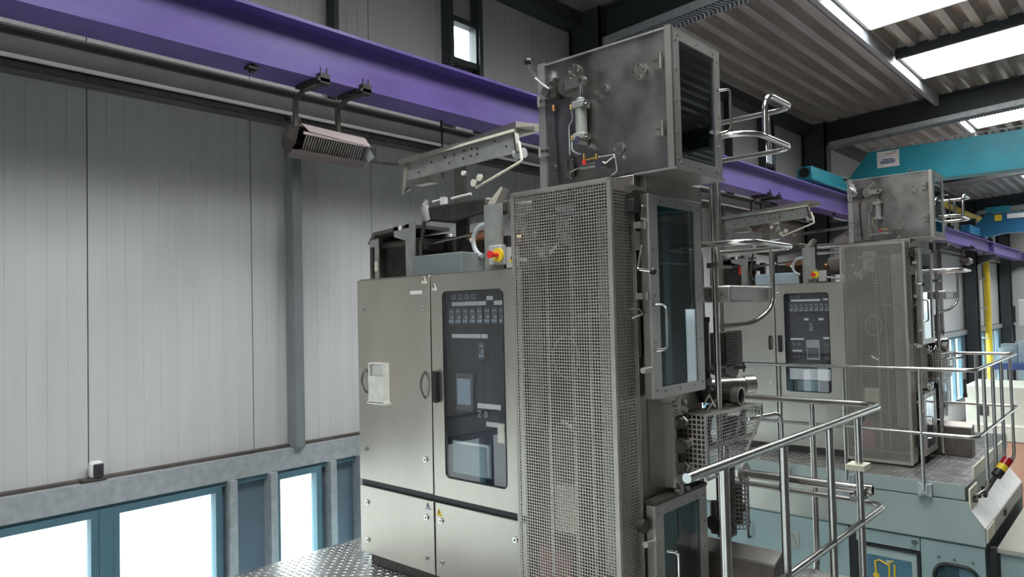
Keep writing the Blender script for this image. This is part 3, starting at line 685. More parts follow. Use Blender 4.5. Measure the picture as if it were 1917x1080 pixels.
# ================================================================== MACHINES
def triangle(parent, y, z, s, m='yellow', x=3.104, name='warning_sign'):
    t = MB().prism([(y + s / 2, z - s * 0.43), (y - s / 2, z - s * 0.43), (y, z + s * 0.43)], 'x', x - 0.001, x + 0.002).build(name, m, parent)
    MB().prism([(y + 0.006, z + 0.014), (y - 0.003, z + 0.0145), (y + 0.002, z), (y - 0.007, z), (y + 0.005, z - 0.016), (y + 0.001, z - 0.004), (y + 0.009, z - 0.003)], 'x', x - 0.002, x - 0.001).build('bolt_symbol', 'rubber', t)
    return t
def cabinet(dx, label, far=False):
    c = thing('electrical_cabinet', (3.45, 3.47, 0), label, 'cabinet', None)
    B(3.17, 3.70, 2.72, 4.22, 0.0, 0.085).build('plinth', 'darkmetal', c)
    sh = MB().box(3.30, 3.78, 2.70, 4.255, 0.08, 2.0).box(3.135, 3.30, 2.70, 2.72, 0.08, 2.0).box(3.135, 3.30, 4.235, 4.255, 0.08, 2.0).box(3.135, 3.30, 2.72, 4.235, 1.98, 2.0).box(3.135, 3.30, 2.72, 4.235, 0.08, 0.10).box(3.135, 3.30, 3.46, 3.495, 0.10, 1.98).box(3.135, 3.30, 2.72, 4.235, 0.55, 0.60)
    sh.build('cabinet_body', 'steel_dark', c)
    if not far: B(3.125, 3.134, 2.705, 4.25, 0.555, 0.597).build('seal_strip', 'rubber', c)
    zb = 0.092 if far else 0.598
    def knob(p, y, z):
        k = MB().cyl((3.096, y, z), (3.106, y, z), 0.0165, 14).build('lock', 'chrome', p)
        MB().cyl((3.094, y, z), (3.0965, y, z), 0.009, 8).build('lock_slot', 'bolt', k)
    def bow(p, y, z0, z1):
        MB().tube([(3.108, y, z0), (3.085, y, z0 + 0.02), (3.06, y, (z0 + z1) / 2), (3.085, y, z1 - 0.02), (3.108, y, z1)], 0.0085, 8, 0.05).build('bow_handle', 'bolt' if not far else 'rubber', p)
    d = B(3.106, 3.126, 3.484, 4.252, zb, 1.992).build('door', 'steel', c, bevel=0.004)
    for y, z in ((4.17, 1.785), (3.548, 1.785), (4.17, 0.812), (3.55, 0.812)): knob(d, y, z)
    if not far:
        bow(d, 4.16, 1.205, 1.37); bow(d, 3.541, 1.205, 1.375)
    else:
        MB().tube([(3.108, 3.54, 1.22), (3.07, 3.54, 1.22), (3.07, 3.54, 1.37), (3.108, 3.54, 1.37)], 0.012, 8, 0.02).build('bow_handle', 'rubber', d)
    if not far:
        pk = MB().framed('x', 3.055, 3.105, (3.905, 4.07, 1.15, 1.42), (3.915, 4.06, 1.16, 1.41)).box(3.053, 3.056, 3.905, 4.07, 1.15, 1.33).box(3.053, 3.105, 3.89, 4.085, 1.14, 1.155).build('document_pocket', 'plastic', d)
        B(3.075, 3.08, 3.92, 4.055, 1.16, 1.405).build('papers', 'white', pk); MB().box(3.06, 3.066, 3.925, 4.03, 1.165, 1.24).build('folded_note', 'cream', pk)
        B(3.104, 3.106, 3.556, 3.672, 1.875, 1.898).build('name_label', 'white', d)
        triangle(d, 3.532, 1.965, 0.055, 'cream', 3.105)
    if not far:
        d2 = B(3.106, 3.126, 3.484, 4.252, 0.092, 0.556).build('door', 'steel', c, bevel=0.004)
        for y, z in ((4.17, 0.444), (3.552, 0.445), (4.172, 0.185), (3.558, 0.187)): knob(d2, y, z)
        triangle(d2, 3.536, 0.522, 0.058, 'galvsteel', 3.105)
        d3 = B(3.106, 3.126, 2.702, 3.471, 0.092, 0.556).build('door', 'steel', c, bevel=0.004)
        for y, z in ((3.415, 0.446), (3.418, 0.188), (2.792, 0.447), (2.80, 0.19)): knob(d3, y, z)
        triangle(d3, 3.432, 0.497, 0.055, 'yellow', 3.105)
    d4 = MB().framed('x', 3.106, 3.126, (2.702, 3.471, zb, 1.992), (2.848, 3.362, 0.725, 1.88), 0.03).build('window_door', 'steel', c)
    MB().tube(ring_path(2.848, 3.362, 0.725, 1.88, 0.03, 3.106), 0.004, 6).build('window_gasket', 'rubber', d4)
    B(3.112, 3.117, 2.846, 3.364, 0.723, 1.882).build('pane', 'glass_cab', d4)
    MB().box(3.072, 3.107, 3.405, 3.442, 1.185, 1.385).build('latch_handle', 'rubber', d4, bevel=0.008)
    triangle(d4, 3.436, 1.915, 0.05, 'white' if not far else 'cream', 3.105)
    # instrument panel behind the glass
    ip = B(3.165, 3.175, 2.74, 3.45, 0.62, 1.97).build('instrument_panel', 'panelblack', c)
    X = 3.165
    def lab(y0, y1, z0, z1, n=1, m='white', nm='label_strip'):
        w_ = (y1 - y0) / n
        for k in range(n): B(X - 0.003, X, y0 + k * w_ + 0.001, y0 + (k + 1) * w_ - 0.001, z0, z1).build(nm, m, ip)
    def breaker(y, z):
        b = B(X - 0.03, X, y - 0.024, y + 0.024, z, z + 0.10).build('breaker', 'device', ip)
        bt = MB()
        for (dy, dz) in ((0.011, 0.012), (-0.011, 0.012), (-0.011, 0.036)): bt.box(X - 0.034, X - 0.03, y + dy - 0.0085, y + dy + 0.0085, z + dz, z + dz + 0.017)
        bt.build('breaker_buttons', 'bluegrey', b)
        B(X - 0.031, X - 0.03, y - 0.017, y + 0.017, z + 0.078, z + 0.084).build('breaker_print', 'bluegrey', b)
    if not far:
        for k in range(4): MB().ring((X - 0.012, 3.315 - k * 0.058, 1.845), (X, 3.315 - k * 0.058, 1.845), 0.016, 0.012, 14).build('selector_ring', 'bluegrey', ip)
        lab(3.04, 3.34, 1.79, 1.815, 5); lab(2.98, 3.035, 1.82, 1.845); lab(2.87, 2.975, 1.79, 1.815, 2)
        for k in range(8): breaker(3.315 - k * 0.0615, 1.675)
        lab(3.09, 3.345, 1.59, 1.615, 4); lab(3.03, 3.085, 1.59, 1.615); lab(2.86, 2.895, 1.58, 1.61)
        breaker(3.06, 1.465)
        sn = MB().box(X - 0.02, X, 3.15, 3.30, 1.14, 1.37).build('display_unit', 'device', ip, bevel=0.004)
        B(X - 0.022, X - 0.02, 3.17, 3.285, 1.18, 1.34).build('display_face', 'bluegrey', sn)
        lab(2.935, 3.13, 1.165, 1.195, 3); lab(2.935, 3.06, 1.06, 1.088, 2); lab(2.87, 2.90, 1.46, 1.475); lab(2.87, 2.90, 1.36, 1.38)
        for (yy, ch) in ((3.115, '2'), (3.06, '0')):
            pts = {'2': [(0.012, 0.012), (0.006, 0.02), (-0.008, 0.018), (-0.008, 0.006), (0.012, -0.018), (-0.013, -0.018)], '0': [(0.01, 0.0), (0.006, 0.017), (-0.005, 0.017), (-0.009, 0.0), (-0.005, -0.017), (0.006, -0.017), (0.01, 0.0)]}[ch]
            MB().tube([(X - 0.002, yy + a, 1.13 + b) for a, b in pts], 0.0025, 5).build('numeral', 'white', ip)
        MB().box(X - 0.05, X, 2.87, 2.925, 0.98, 1.09).build('plug_socket', 'cream', ip, bevel=0.005)
        B(X - 0.01, X, 3.02, 3.35, 0.75, 0.95).build('blank_cover', 'green_lo', ip)
        MB().tube([(X - 0.012, 3.04, 0.76), (X - 0.012, 3.04, 0.94), (X - 0.012, 3.34, 0.94)], 0.006, 6, 0.02).build('cover_trim', 'white', ip)
    else:
        for k in range(2): MB().ring((X - 0.012, 3.27 - k * 0.06, 1.84), (X, 3.27 - k * 0.06, 1.84), 0.018, 0.013, 14).build('selector_ring', 'bluegrey', ip)
        lab(2.96, 3.30, 1.785, 1.81, 6); lab(2.87, 2.925, 1.79, 1.815)
        for k in range(8): breaker(3.29 - k * 0.0585, 1.66)
        lab(3.10, 3.15, 1.56, 1.585); lab(2.93, 2.985, 1.56, 1.585); breaker(3.065, 1.43)
        lab(3.16, 3.32, 1.33, 1.35, 3); lab(3.19, 3.30, 1.19, 1.21, 3); lab(2.87, 2.94, 1.34, 1.365)
        for k in range(2): MB().ring((X - 0.012, 3.28 - k * 0.06, 1.28), (X, 3.28 - k * 0.06, 1.28), 0.015, 0.01, 12).build('selector_ring', 'bluegrey', ip)
        for k in range(3): B(X - 0.012, X, 3.26 - k * 0.05, 3.29 - k * 0.05, 1.12, 1.15).build('push_button', 'device', ip)
        sn = B(X - 0.02, X, 2.98, 3.13, 1.10, 1.33).build('display_unit', 'conduit', ip)
        B(X - 0.022, X - 0.02, 2.99, 3.12, 1.12, 1.24).build('display_face', 'device', sn)
        for k in range(3): B(X - 0.012, X, 2.87, 2.93, 1.10 + k * 0.07, 1.15 + k * 0.07).build('small_module', 'device', ip)
        B(X - 0.01, X, 2.85, 3.34, 0.86, 0.99).build('terminal_plate', 'white', ip); B(X - 0.01, X, 3.0, 3.25, 0.73, 0.85).build('blank_cover', 'green_lo', ip)
    if dx:
        for o in [c]: o.location.x += dx
    return c
cabinet(0, 'stainless control cabinet of the near machine with document pocket on its door')
cabinet(D, 'stainless control cabinet of the far machine behind the railings', True)

# ---- machine column with perforated cage, viewing doors, side fittings
def machine_column():
    c = thing('machine_column', (3.5, 2.3, 0), None, 'machine')
    B(3.2, 3.87, 2.0, 2.695, 0.10, 2.44).build('column_body', 'steel_dark', c, bevel=0.004)
    B(3.192, 3.2, 2.03, 2.68, 0.12, 2.39).build('front_lining', 'darkmetal', c)
    MB().box(3.1, 3.8, 2.05, 2.65, 0, 0.1).build('column_foot', 'darkmetal', c)
    # perforated guard: front and side sheet
    g = MB().perforated('x', 2.999, 3.001, 2.012, 2.672, 0.03, 2.40, 0.0163, 0.0163, 0.0112, 0.0112, 0.016, 0.018)
    cg = g.build('perforated_guard', 'cage', c, smooth=False)
    g2 = MB().perforated('y', 2.010, 2.012, 3.0, 3.20, 0.03, 2.40, 0.0163, 0.0163, 0.0112, 0.0112, 0.016, 0.05)
    g2.build('guard_side', 'cage', cg, smooth=False)
    MB().box(2.997, 3.02, 2.008, 2.024, 0.02, 2.405).box(2.997, 3.02, 2.66, 2.675, 0.02, 2.405).box(2.997, 3.02, 2.01, 2.675, 2.385, 2.405).box(2.997, 3.02, 2.01, 2.675, 0.02, 0.05).box(3.19, 3.205, 2.008, 2.02, 0.02, 2.405).build('guard_frame', 'cage', cg)
    MB().box(3.0, 3.2, 2.012, 2.672, 2.398, 2.402).build('guard_lid', 'steel_dark', cg)
    # things behind the guard
    MB().tube([(3.10, 2.33, 0.1), (3.10, 2.33, 2.25), (3.10, 2.50, 2.27)], 0.016, 10, 0.05).build('riser_pipe', 'tube', c)
    MB().tube([(3.13, 2.25, 0.12), (3.13, 2.25, 1.9)], 0.012, 8).build('riser_pipe', 'tube', c)
    MB().tube([(3.12, 2.52, 0.3), (3.12, 2.52, 2.05), (3.12, 2.42, 2.12)], 0.012, 8, 0.04).build('riser_pipe', 'tube', c)
    B(3.10, 3.19, 2.06, 2.17, 0.4, 2.27).build('channel_cover', 'steel_dark', c)
    B(3.12, 3.19, 2.36, 2.50, 0.55, 0.80).build('junction_box', 'cream', c)
    B(3.14, 3.19, 2.34, 2.47, 2.10, 2.32).build('valve_plate', 'bluegrey', c)
    B(3.09, 3.19, 2.55, 2.64, 1.1, 2.3).build('terminal_box', 'brownmetal', c)
    B(3.11, 3.19, 2.40, 2.62, 0.12, 0.45).build('red_reflection', mat('dull_red_reflection', (0.30, 0.07, 0.08), 0, 0.5), c)  # dull red block coloured as a pinkish reflection behind the guard
    rg = [(3.06, 2.36 + 0.085 * math.cos(t * math.pi / 8), 1.50 + 0.11 * math.sin(t * math.pi / 8)) for t in range(17)]
    MB().tube(rg, 0.006, 8).build('hose_loop', 'platepaint', c)
    MB().tube([(3.08, 2.55, 2.1), (3.06, 2.50, 2.03), (3.06, 2.40, 2.10), (3.08, 2.36, 2.2)], 0.014, 8, 0.03).ball((3.06, 2.49, 2.07), 0.032).ball((3.06, 2.55, 2.17), 0.022).cyl((3.05, 2.47, 2.0), (3.05, 2.47, 2.12), 0.018).build('valve_cluster', 'chrome', c)
    MB().cyl((3.07, 2.40, 1.16), (3.07, 2.33, 1.12), 0.012).build('pipe_union', 'chrome', c)
    B(3.08, 3.1, 2.1, 2.3, 1.71, 1.725).build('pipe_clip', 'tube', c)
    B(3.08, 3.1, 2.2, 2.5, 2.24, 2.262).build('pipe_clip', 'tube', c)
    # head block under the valve box
    B(3.25, 3.84, 1.955, 2.0, 2.345, 2.44).build('head_block', 'steel_dark', c, bevel=0.004)
    # upper viewing door
    def vdoor(z0, z1, y, gz0, gz1, nm):
        dr = MB().framed('y', y, y + 0.012, (3.19, 3.74, z0, z1), (3.272, 3.66, gz0, gz1)).build(nm, 'frame', c)
        MB().framed('y', y + 0.012, y + 0.05, (3.19, 3.74, z0, z1), (3.215, 3.715, z0 + 0.025, z1 - 0.025)).build('door_box', 'steel_dark', dr)
        MB().framed('y', y + 0.05, 1.998, (3.235, 3.70, z0 + 0.03, z1 - 0.03), (3.255, 3.68, z0 + 0.05, z1 - 0.05)).build('door_collar', 'darkmetal', dr)
        B(3.268, 3.664, y + 0.004, y + 0.008, gz0 - 0.004, gz1 + 0.004).build('pane', 'glass_tint', dr)
        bl = []
        n = 5
        for k in range(n):
            z = z0 + 0.045 + k * (z1 - z0 - 0.09) / (n - 1)
            for x in (3.222, 3.708): bl.append((x, z))
        bl += [(3.31, z0 + 0.035), (3.46, z0 + 0.035), (3.62, z0 + 0.035), (3.31, z1 - 0.035), (3.46, z1 - 0.035), (3.62, z1 - 0.035)]
        for x, z in bl: MB().cyl((x, y - 0.004, z), (x, y, z), 0.007, 8).build('screw', 'bolt', dr)
        return dr
    d1 = vdoor(1.29, 2.332, 1.91, 1.345, 2.277, 'viewing_door')
    MB().tube([(3.225, 1.91, 1.765), (3.255, 1.865, 1.765), (3.255, 1.865, 1.54), (3.225, 1.91, 1.535)], 0.0075, 8, 0.025).build('pull_handle', 'chrome', d1)
    d2 = vdoor(0.10, 0.755, 1.925, 0.16, 0.70, 'viewing_door')
    MB().tube([(3.29, 1.925, 0.51), (3.32, 1.875, 0.505), (3.32, 1.875, 0.28), (3.29, 1.925, 0.275)], 0.0075, 8, 0.025).build('pull_handle', 'chrome', d2)
    B(3.20, 3.74, 1.92, 1.99, 0.757, 0.775).build('door_cap', 'darkmetal', c)
    B(3.30, 3.62, 1.994, 1.999, 0.2, 2.25).build('inner_liner', 'steel_dark', c)
    # inside seen through the glass
    B(3.40, 3.47, 1.96, 1.997, 1.34, 2.25).build('inner_rail', 'steel', c)
    MB().cyl((3.28, 1.96, 1.98), (3.68, 1.96, 1.99), 0.008).build('inner_bar', 'tube', c)
    # side fittings
    MB().box(3.125, 3.185, 1.955, 2.008, 2.235, 2.305).build('limit_switch', 'rubber', c, bevel=0.004)
    MB().box(3.13, 3.20, 1.965, 2.005, 2.335, 2.375).cyl((3.12, 1.955, 2.355), (3.20, 1.955, 2.355), 0.012).build('latch_bolt', 'steel_dark', c)
    MB().tube([(3.19, 1.95, 2.27), (3.165, 1.935, 2.27), (3.16, 1.935, 2.20), (3.19, 1.95, 2.195)], 0.0055, 8, 0.015).build('staple', 'chrome', c)
    lv = MB().prism([(3.165, 2.14), (3.192, 2.14), (3.19, 2.06), (3.172, 2.045)], 'y', 1.955, 2.0).build('lever_bracket', 'steel_dark', c)
    MB().tube([(3.18, 1.95, 2.07), (3.125, 1.945, 1.945), (3.165, 1.89, 1.935)], 0.0065, 8, 0.012).build('lever_arm', 'chrome', lv)
    MB().ball((3.172, 1.885, 1.933), 0.019).build('lever_ball', 'rubber', lv)
    for z in (2.17, 1.81):
        MB().box(3.145, 3.19, 1.935, 1.975, z - 0.016, z + 0.016).cyl((3.185, 1.93, z - 0.02), (3.185, 1.93, z + 0.02), 0.010, 10).build('hinge', 'steel', c)
    MB().cyl((3.12, 1.93, 1.44), (3.19, 1.93, 1.44), 0.015).build('hinge_pin', 'steel', c)
    MB().cyl((3.12, 1.945, 0.58), (3.19, 1.945, 0.575), 0.015).build('hinge_pin', 'steel', c)
    MB().tube([(3.13, 2.0, 1.745), (3.17, 1.965, 1.745), (3.185, 1.955, 1.72), (3.13, 1.99, 1.695)], 0.006, 8, 0.02).build('bow_handle', 'chrome', c)
    B(3.20, 3.21, 1.985, 2.0, 1.50, 1.78).build('cover_strip', 'darkmetal', c)
    MB().box(3.12, 3.185, 1.96, 2.008, 0.20, 0.34).build('limit_switch', 'rubber', c, bevel=0.004)
    MB().cyl((3.15, 1.99, 0.66), (3.15, 1.955, 0.66), 0.035).build('cable_gland', 'darkmetal', c)
    # roller yoke between the doors
    B(3.27, 3.80, 1.993, 1.999, 0.785, 1.275).build('recess_panel', 'steel_dark', c)
    yk = MB().box(3.415, 3.44, 1.93, 1.998, 0.80, 1.24).build('roller_yoke', 'steel', c)
    for (z, s) in ((1.225, 1), (0.81, -1)):
        pts = [(3.40, -0.045), (3.50, -0.045), (3.515, 0.0), (3.475, 0.0), (3.475, 0.045), (3.44, 0.045), (3.44, 0.0), (3.39, 0.0)]
        MB().prism([(x, z + s * q) for x, q in (pts if s > 0 else pts[::-1])], 'y', 1.918, 1.932).build('lug_plate', 'frame', yk)
        for dx_ in (-0.045, 0.04):
            for dz in (0.02, -0.022): MB().cyl((3.455 + dx_, 1.90, z + s * dz), (3.455 + dx_, 1.93, z + s * dz), 0.014, 10).build('nut', 'bolt', yk)
    for z, r in ((1.14, 0.016), (1.02, 0.026), (0.90, 0.016)):
        MB().cyl((3.44, 1.925, z), (3.60, 1.925, z), r, 14).build('roller_shaft', 'tube', yk)
        MB().cyl((3.44, 1.925, z), (3.465, 1.925, z), r + 0.016, 14).build('bearing', 'darkmetal', yk)
        if r < 0.02: MB().cyl((3.485, 1.925, z), (3.50, 1.925, z), 0.030, 6).build('nut', 'steel', yk)
    return c
col1 = machine_column(); col1['label'] = 'near machine column with perforated guard and glazed side doors'
copy_tree(col1, (D, 0, 0), 'far machine column with perforated guard and glazed side doors')

# ---- valve box on top of the column
def valve_box():
    v = thing('valve_box', (3.47, 2.18, 2.445), None, 'valve box')
    sh = MB().box(3.212, 3.225, 1.785, 2.60, 2.455, 3.145).box(3.225, 3.73, 2.587, 2.60, 2.455, 3.145).box(3.225, 3.73, 1.785, 2.587, 2.445, 2.457).box(3.225, 3.73, 1.785, 2.587, 3.138, 3.15).box(3.715, 3.73, 1.785, 2.587, 2.457, 3.138)
    sh.build('box_shell', 'steel_box', v)
    B(3.204, 3.735, 1.765, 2.605, 3.146, 3.156).build('top_rim', 'frame', v)
    B(3.203, 3.22, 2.575, 2.625, 2.44, 3.165).build('edge_flange', 'frame', v)
    B(3.203, 3.222, 1.765, 1.80, 2.445, 3.16).build('edge_flange', 'steel', v)
    B(3.205, 3.745, 1.755, 2.0, 2.436, 2.447).build('drip_tray', 'frame', v)
    wf = MB().framed('y', 1.765, 1.785, (3.205, 3.735, 2.447, 3.152), (3.285, 3.67, 2.503, 3.10)).build('window_frame', 'frame', v)
    B(3.28, 3.675, 1.773, 1.778, 2.498, 3.105).build('pane', 'glass_tint', wf)
    for z in (2.49, 2.62, 2.78, 2.94, 3.09):
        for x in (3.245, 3.705): MB().cyl((x, 1.760, z), (x, 1.765, z), 0.007, 8).build('screw', 'bolt', wf)
    for x in (3.27, 3.47, 3.66):
        for z in (2.475, 3.125): MB().cyl((x, 1.760, z), (x, 1.765, z), 0.007, 8).build('screw', 'bolt', wf)
    MB().tube([(3.72, 1.765, 2.935), (3.75, 1.715, 2.94), (3.75, 1.715, 2.71), (3.72, 1.765, 2.695)], 0.0075, 8, 0.025).build('pull_handle', 'chrome', wf)
    B(3.63, 3.66, 1.79, 1.82, 2.60, 2.67).build('inner_catch', 'rubber', v)
    B(3.35, 3.6, 1.9, 2.3, 2.5, 2.62).build('inner_housing', 'steel_dark', v)
    def disc(y, z, r, blts=4):
        d = MB().cyl((3.198, y, z), (3.213, y, z), r, 24).build('blind_flange', 'steel_dark', v)
        for k in range(blts):
            t = math.pi / 4 * 0 + k * 2 * math.pi / blts; MB().cyl((3.19, y + r * 0.7 * math.cos(t), z + r * 0.7 * math.sin(t)), (3.198, y + r * 0.7 * math.cos(t), z + r * 0.7 * math.sin(t)), 0.007, 8).build('screw', 'chrome', d)
    for y, z, r in ((2.368, 3.066, 0.040), (2.186, 2.912, 0.042), (1.947, 2.965, 0.042), (2.09, 2.585, 0.038)): disc(y, z, r)
    # crank and pneumatic cylinder
    ck = MB().cyl((3.17, 2.405, 2.985), (3.213, 2.405, 2.985), 0.052, 28).build('crank_disc', 'steel_dark', v)
    MB().beam((3.165, 2.40, 2.985), (3.165, 2.285, 2.985), 0.05, 0.012, (1, 0, 0)).cyl((3.15, 2.285, 2.985), (3.18, 2.285, 2.985), 0.026, 16).build('crank_arm', 'steel', ck)
    MB().cyl((3.145, 2.285, 2.985), (3.152, 2.285, 2.985), 0.016, 10).box(3.158, 3.17, 2.40, 2.408, 2.97, 3.0).build('pivot_bolt', 'chrome', ck)
    cy = MB().cyl((3.165, 2.297, 2.69), (3.165, 2.297, 2.84), 0.032, 20).build('air_cylinder', 'platepaint', v)
    MB().box(3.13, 3.20, 2.26, 2.335, 2.835, 2.875).cyl((3.165, 2.297, 2.87), (3.165, 2.297, 2.895), 0.022).build('cylinder_head', 'platepaint', cy, bevel=0.006)
    MB().box(3.13, 3.20, 2.26, 2.335, 2.665, 2.70).build('cylinder_head', 'platepaint', cy, bevel=0.006)
    MB().cyl((3.165, 2.297, 2.89), (3.165, 2.288, 2.98), 0.011).build('piston_rod', 'chrome', cy)
    MB().cyl((3.125, 2.297, 2.66), (3.20, 2.297, 2.66), 0.02).build('pivot_pin', 'chrome', cy)
    for z in (2.86, 2.68): MB().cyl((3.15, 2.26, z), (3.15, 2.24, z), 0.014).build('port_screw', 'chrome', cy)
    MB().cyl((3.165, 2.335, 2.855), (3.165, 2.362, 2.855), 0.010, 8).cyl((3.165, 2.362, 2.845), (3.165, 2.362, 2.87), 0.010, 8).cyl((3.165, 2.335, 2.685), (3.165, 2.362, 2.685), 0.010, 8).cyl((3.165, 2.362, 2.675), (3.165, 2.362, 2.70), 0.010, 8).build('brass_elbows', 'brass', cy)
    MB().tube([(3.165, 2.362, 2.845), (3.18, 2.362, 2.79), (3.19, 2.40, 2.77), (3.195, 2.40, 2.47)], 0.004, 6, 0.02).tube([(3.165, 2.362, 2.675), (3.15, 2.355, 2.61), (3.17, 2.31, 2.59)], 0.004, 6, 0.03).build('air_tubes', 'conduit', v)
    # small lower cylinder with fittings
    mc = MB().cyl((3.165, 2.30, 2.515), (3.165, 2.19, 2.515), 0.017, 16).box(3.145, 3.185, 2.15, 2.20, 2.495, 2.537).cyl((3.165, 2.30, 2.515), (3.165, 2.33, 2.515), 0.014, 16, 0.006).build('mini_cylinder', 'chrome', v)
    MB().cyl((3.165, 2.285, 2.53), (3.165, 2.285, 2.555), 0.010, 8).build('red_collar', 'red', mc)
    MB().cyl((3.165, 2.285, 2.555), (3.165, 2.285, 2.59), 0.007, 8).cyl((3.165, 2.27, 2.555), (3.165, 2.20, 2.555), 0.007, 8).cyl((3.165, 2.205, 2.545), (3.165, 2.205, 2.575), 0.008, 8).build('brass_fittings', 'brass', mc)
    MB().tube([(3.165, 2.19, 2.555), (3.17, 2.09, 2.555), (3.185, 2.085, 2.47), (3.19, 2.13, 2.455)], 0.0045, 6, 0.02).tube([(3.165, 2.15, 2.515), (3.18, 2.10, 2.55), (3.19, 2.095, 2.465)], 0.0035, 6, 0.02).build('small_tubes', 'chrome', mc)
    MB().prism([(2.37, 2.50), (2.42, 2.52), (2.42, 2.575), (2.395, 2.595), (2.37, 2.57)], 'x', 3.17, 3.19).box(3.17, 3.205, 2.38, 2.41, 2.48, 2.60).build('pivot_plate', 'steel_dark', v)
    MB().cyl((3.165, 2.33, 2.515), (3.175, 2.39, 2.505), 0.005, 6).build('push_rod', 'chrome', v)
    # hand lever at the left edge
    hl = MB().box(3.15, 3.212, 2.455, 2.475, 2.93, 3.04).prism([(2.475, 2.93), (2.54, 2.95), (2.54, 3.0), (2.50, 3.03), (2.475, 3.03)], 'x', 3.16, 3.20).build('lever_bracket', 'darkmetal', v)
    MB().cyl((3.14, 2.525, 2.975), (3.21, 2.525, 2.975), 0.026).build('lever_hub', 'steel_dark', hl)
    MB().tube([(3.15, 2.50, 2.985), (3.13, 2.58, 3.06), (3.10, 2.605, 3.14)], 0.0085, 8, 0.012).build('lever_rod', 'chrome', hl)
    MB().ball((3.10, 2.610, 3.155), 0.0215).build('lever_knob', 'rubber', hl)
    MB().cyl((3.185, 2.50, 2.90), (3.185, 2.497, 2.865), 0.012, 8).build('cable_plug', 'copper', v)
    MB().tube([(3.195, 2.497, 2.87), (3.20, 2.50, 2.70), (3.198, 2.487, 2.46)], 0.006, 6, 0.05).build('black_cable', 'rubber', v)
    for y, z in ((1.83, 2.985), (1.83, 2.645)):
        MB().box(3.185, 3.213, y - 0.012, y + 0.035, z + 0.012, z + 0.035).box(3.185, 3.213, y - 0.012, y + 0.035, z - 0.035, z - 0.012).cyl((3.19, y - 0.012, z - 0.04), (3.19, y - 0.012, z + 0.04), 0.011, 10).build('hinge', 'steel_dark', v)
    for z in (2.945, 2.655):
        MB().box(3.19, 3.213, 2.565, 2.612, z + 0.01, z + 0.03).box(3.19, 3.213, 2.565, 2.612, z - 0.03, z - 0.01).cyl((3.195, 2.615, z - 0.03), (3.195, 2.615, z + 0.03), 0.010, 10).build('hinge', 'frame', v)
    MB().cyl((3.20, 2.53, 2.545), (3.212, 2.53, 2.545), 0.028, 6).cyl((3.19, 2.515, 2.555), (3.2, 2.515, 2.555), 0.008).cyl((3.19, 2.54, 2.53), (3.2, 2.54, 2.53), 0.008).build('gland_plate', 'steel_dark', v)
    MB().tube([(3.4, 1.95, 3.156), (3.4, 1.98, 3.19), (3.42, 2.02, 3.21)], 0.007, 6).ball((3.42, 2.03, 3.212), 0.014).build('top_knob', 'darkmetal', v)
    return v
vb1 = valve_box(); vb1['label'] = 'large stained steel valve box atop the near machine with crank lever'
copy_tree(vb1, (D, 0, 0), 'steel valve box atop the far machine below the turquoise crane')

# ---- ladder poles with hoops and bracket
def hoops():
    h = thing('hoop_ladder', (4.1, 2.0, 0), None, 'ladder')
    MB().tube([(3.885, 1.905, 0.02), (3.885, 1.905, 2.445)], 0.0175, 14).build('pole', 'tube', h)
    MB().tube([(4.47, 2.15, 0.02), (4.47, 2.15, 2.97)], 0.0175, 14).build('pole', 'tube', h)
    MB().tube([(3.80, 2.0, 2.10), (3.80, 1.645, 2.10), (4.46, 1.645, 2.10), (4.46, 2.14, 2.10)], 0.0165, 12, 0.14, 8).build('hoop', 'chrome', h)
    MB().tube([(3.80, 1.95, 2.706), (3.84, 1.635, 2.706), (4.46, 1.635, 2.706), (4.47, 2.14, 2.706)], 0.0165, 12, 0.14, 8).build('hoop', 'chrome', h)
    MB().tube([(4.47, 2.14, 2.957), (4.46, 1.635, 2.957), (4.03, 1.635, 2.957), (4.02, 1.635, 2.712)], 0.0165, 12, 0.11, 8).build('hoop', 'chrome', h)
    MB().tube([(4.475, 1.80, 2.71), (4.475, 1.80, 2.955)], 0.0145, 12).build('strut', 'chrome', h)
    MB().tube([(4.46, 1.80, 2.10), (4.46, 1.80, 1.90), (4.46, 1.80, 1.74), (4.30, 1.86, 1.64), (4.0, 1.93, 1.63)], 0.0155, 12, 0.1, 6).build('strut', 'tube', h)
    MB().box(3.86, 3.91, 1.875, 1.935, 1.975, 1.995).box(3.86, 3.88, 1.87, 1.94, 1.97, 2.0).box(3.90, 4.1, 1.90, 1.92, 1.975, 1.99).build('pole_clamp', 'steel_dark', h)
    MB().box(3.90, 4.475, 1.82, 1.995, 1.772, 1.868).build('bracket_arm', 'frame', h, bevel=0.012)
    for y in (1.87, 1.94): MB().cyl((3.894, y, 1.82), (3.90, y, 1.82), 0.010, 8).build('bolt', 'bolt', h)
    MB().cyl((3.97, 2.03, 1.22), (3.97, 2.03, 2.44), 0.014).build('pole', 'tube', h)
    for z in (0.4, 0.8, 1.2): MB().cyl((3.885, 1.905, z), (4.47, 2.15, z), 0.012, 10).build('rung', 'tube', h)
    return h
h1 = hoops(); h1['label'] = 'bent tube hoops and poles beside the near valve box'
copy_tree(h1, (D, 0, 0), 'bent tube hoops and poles beside the far valve box')

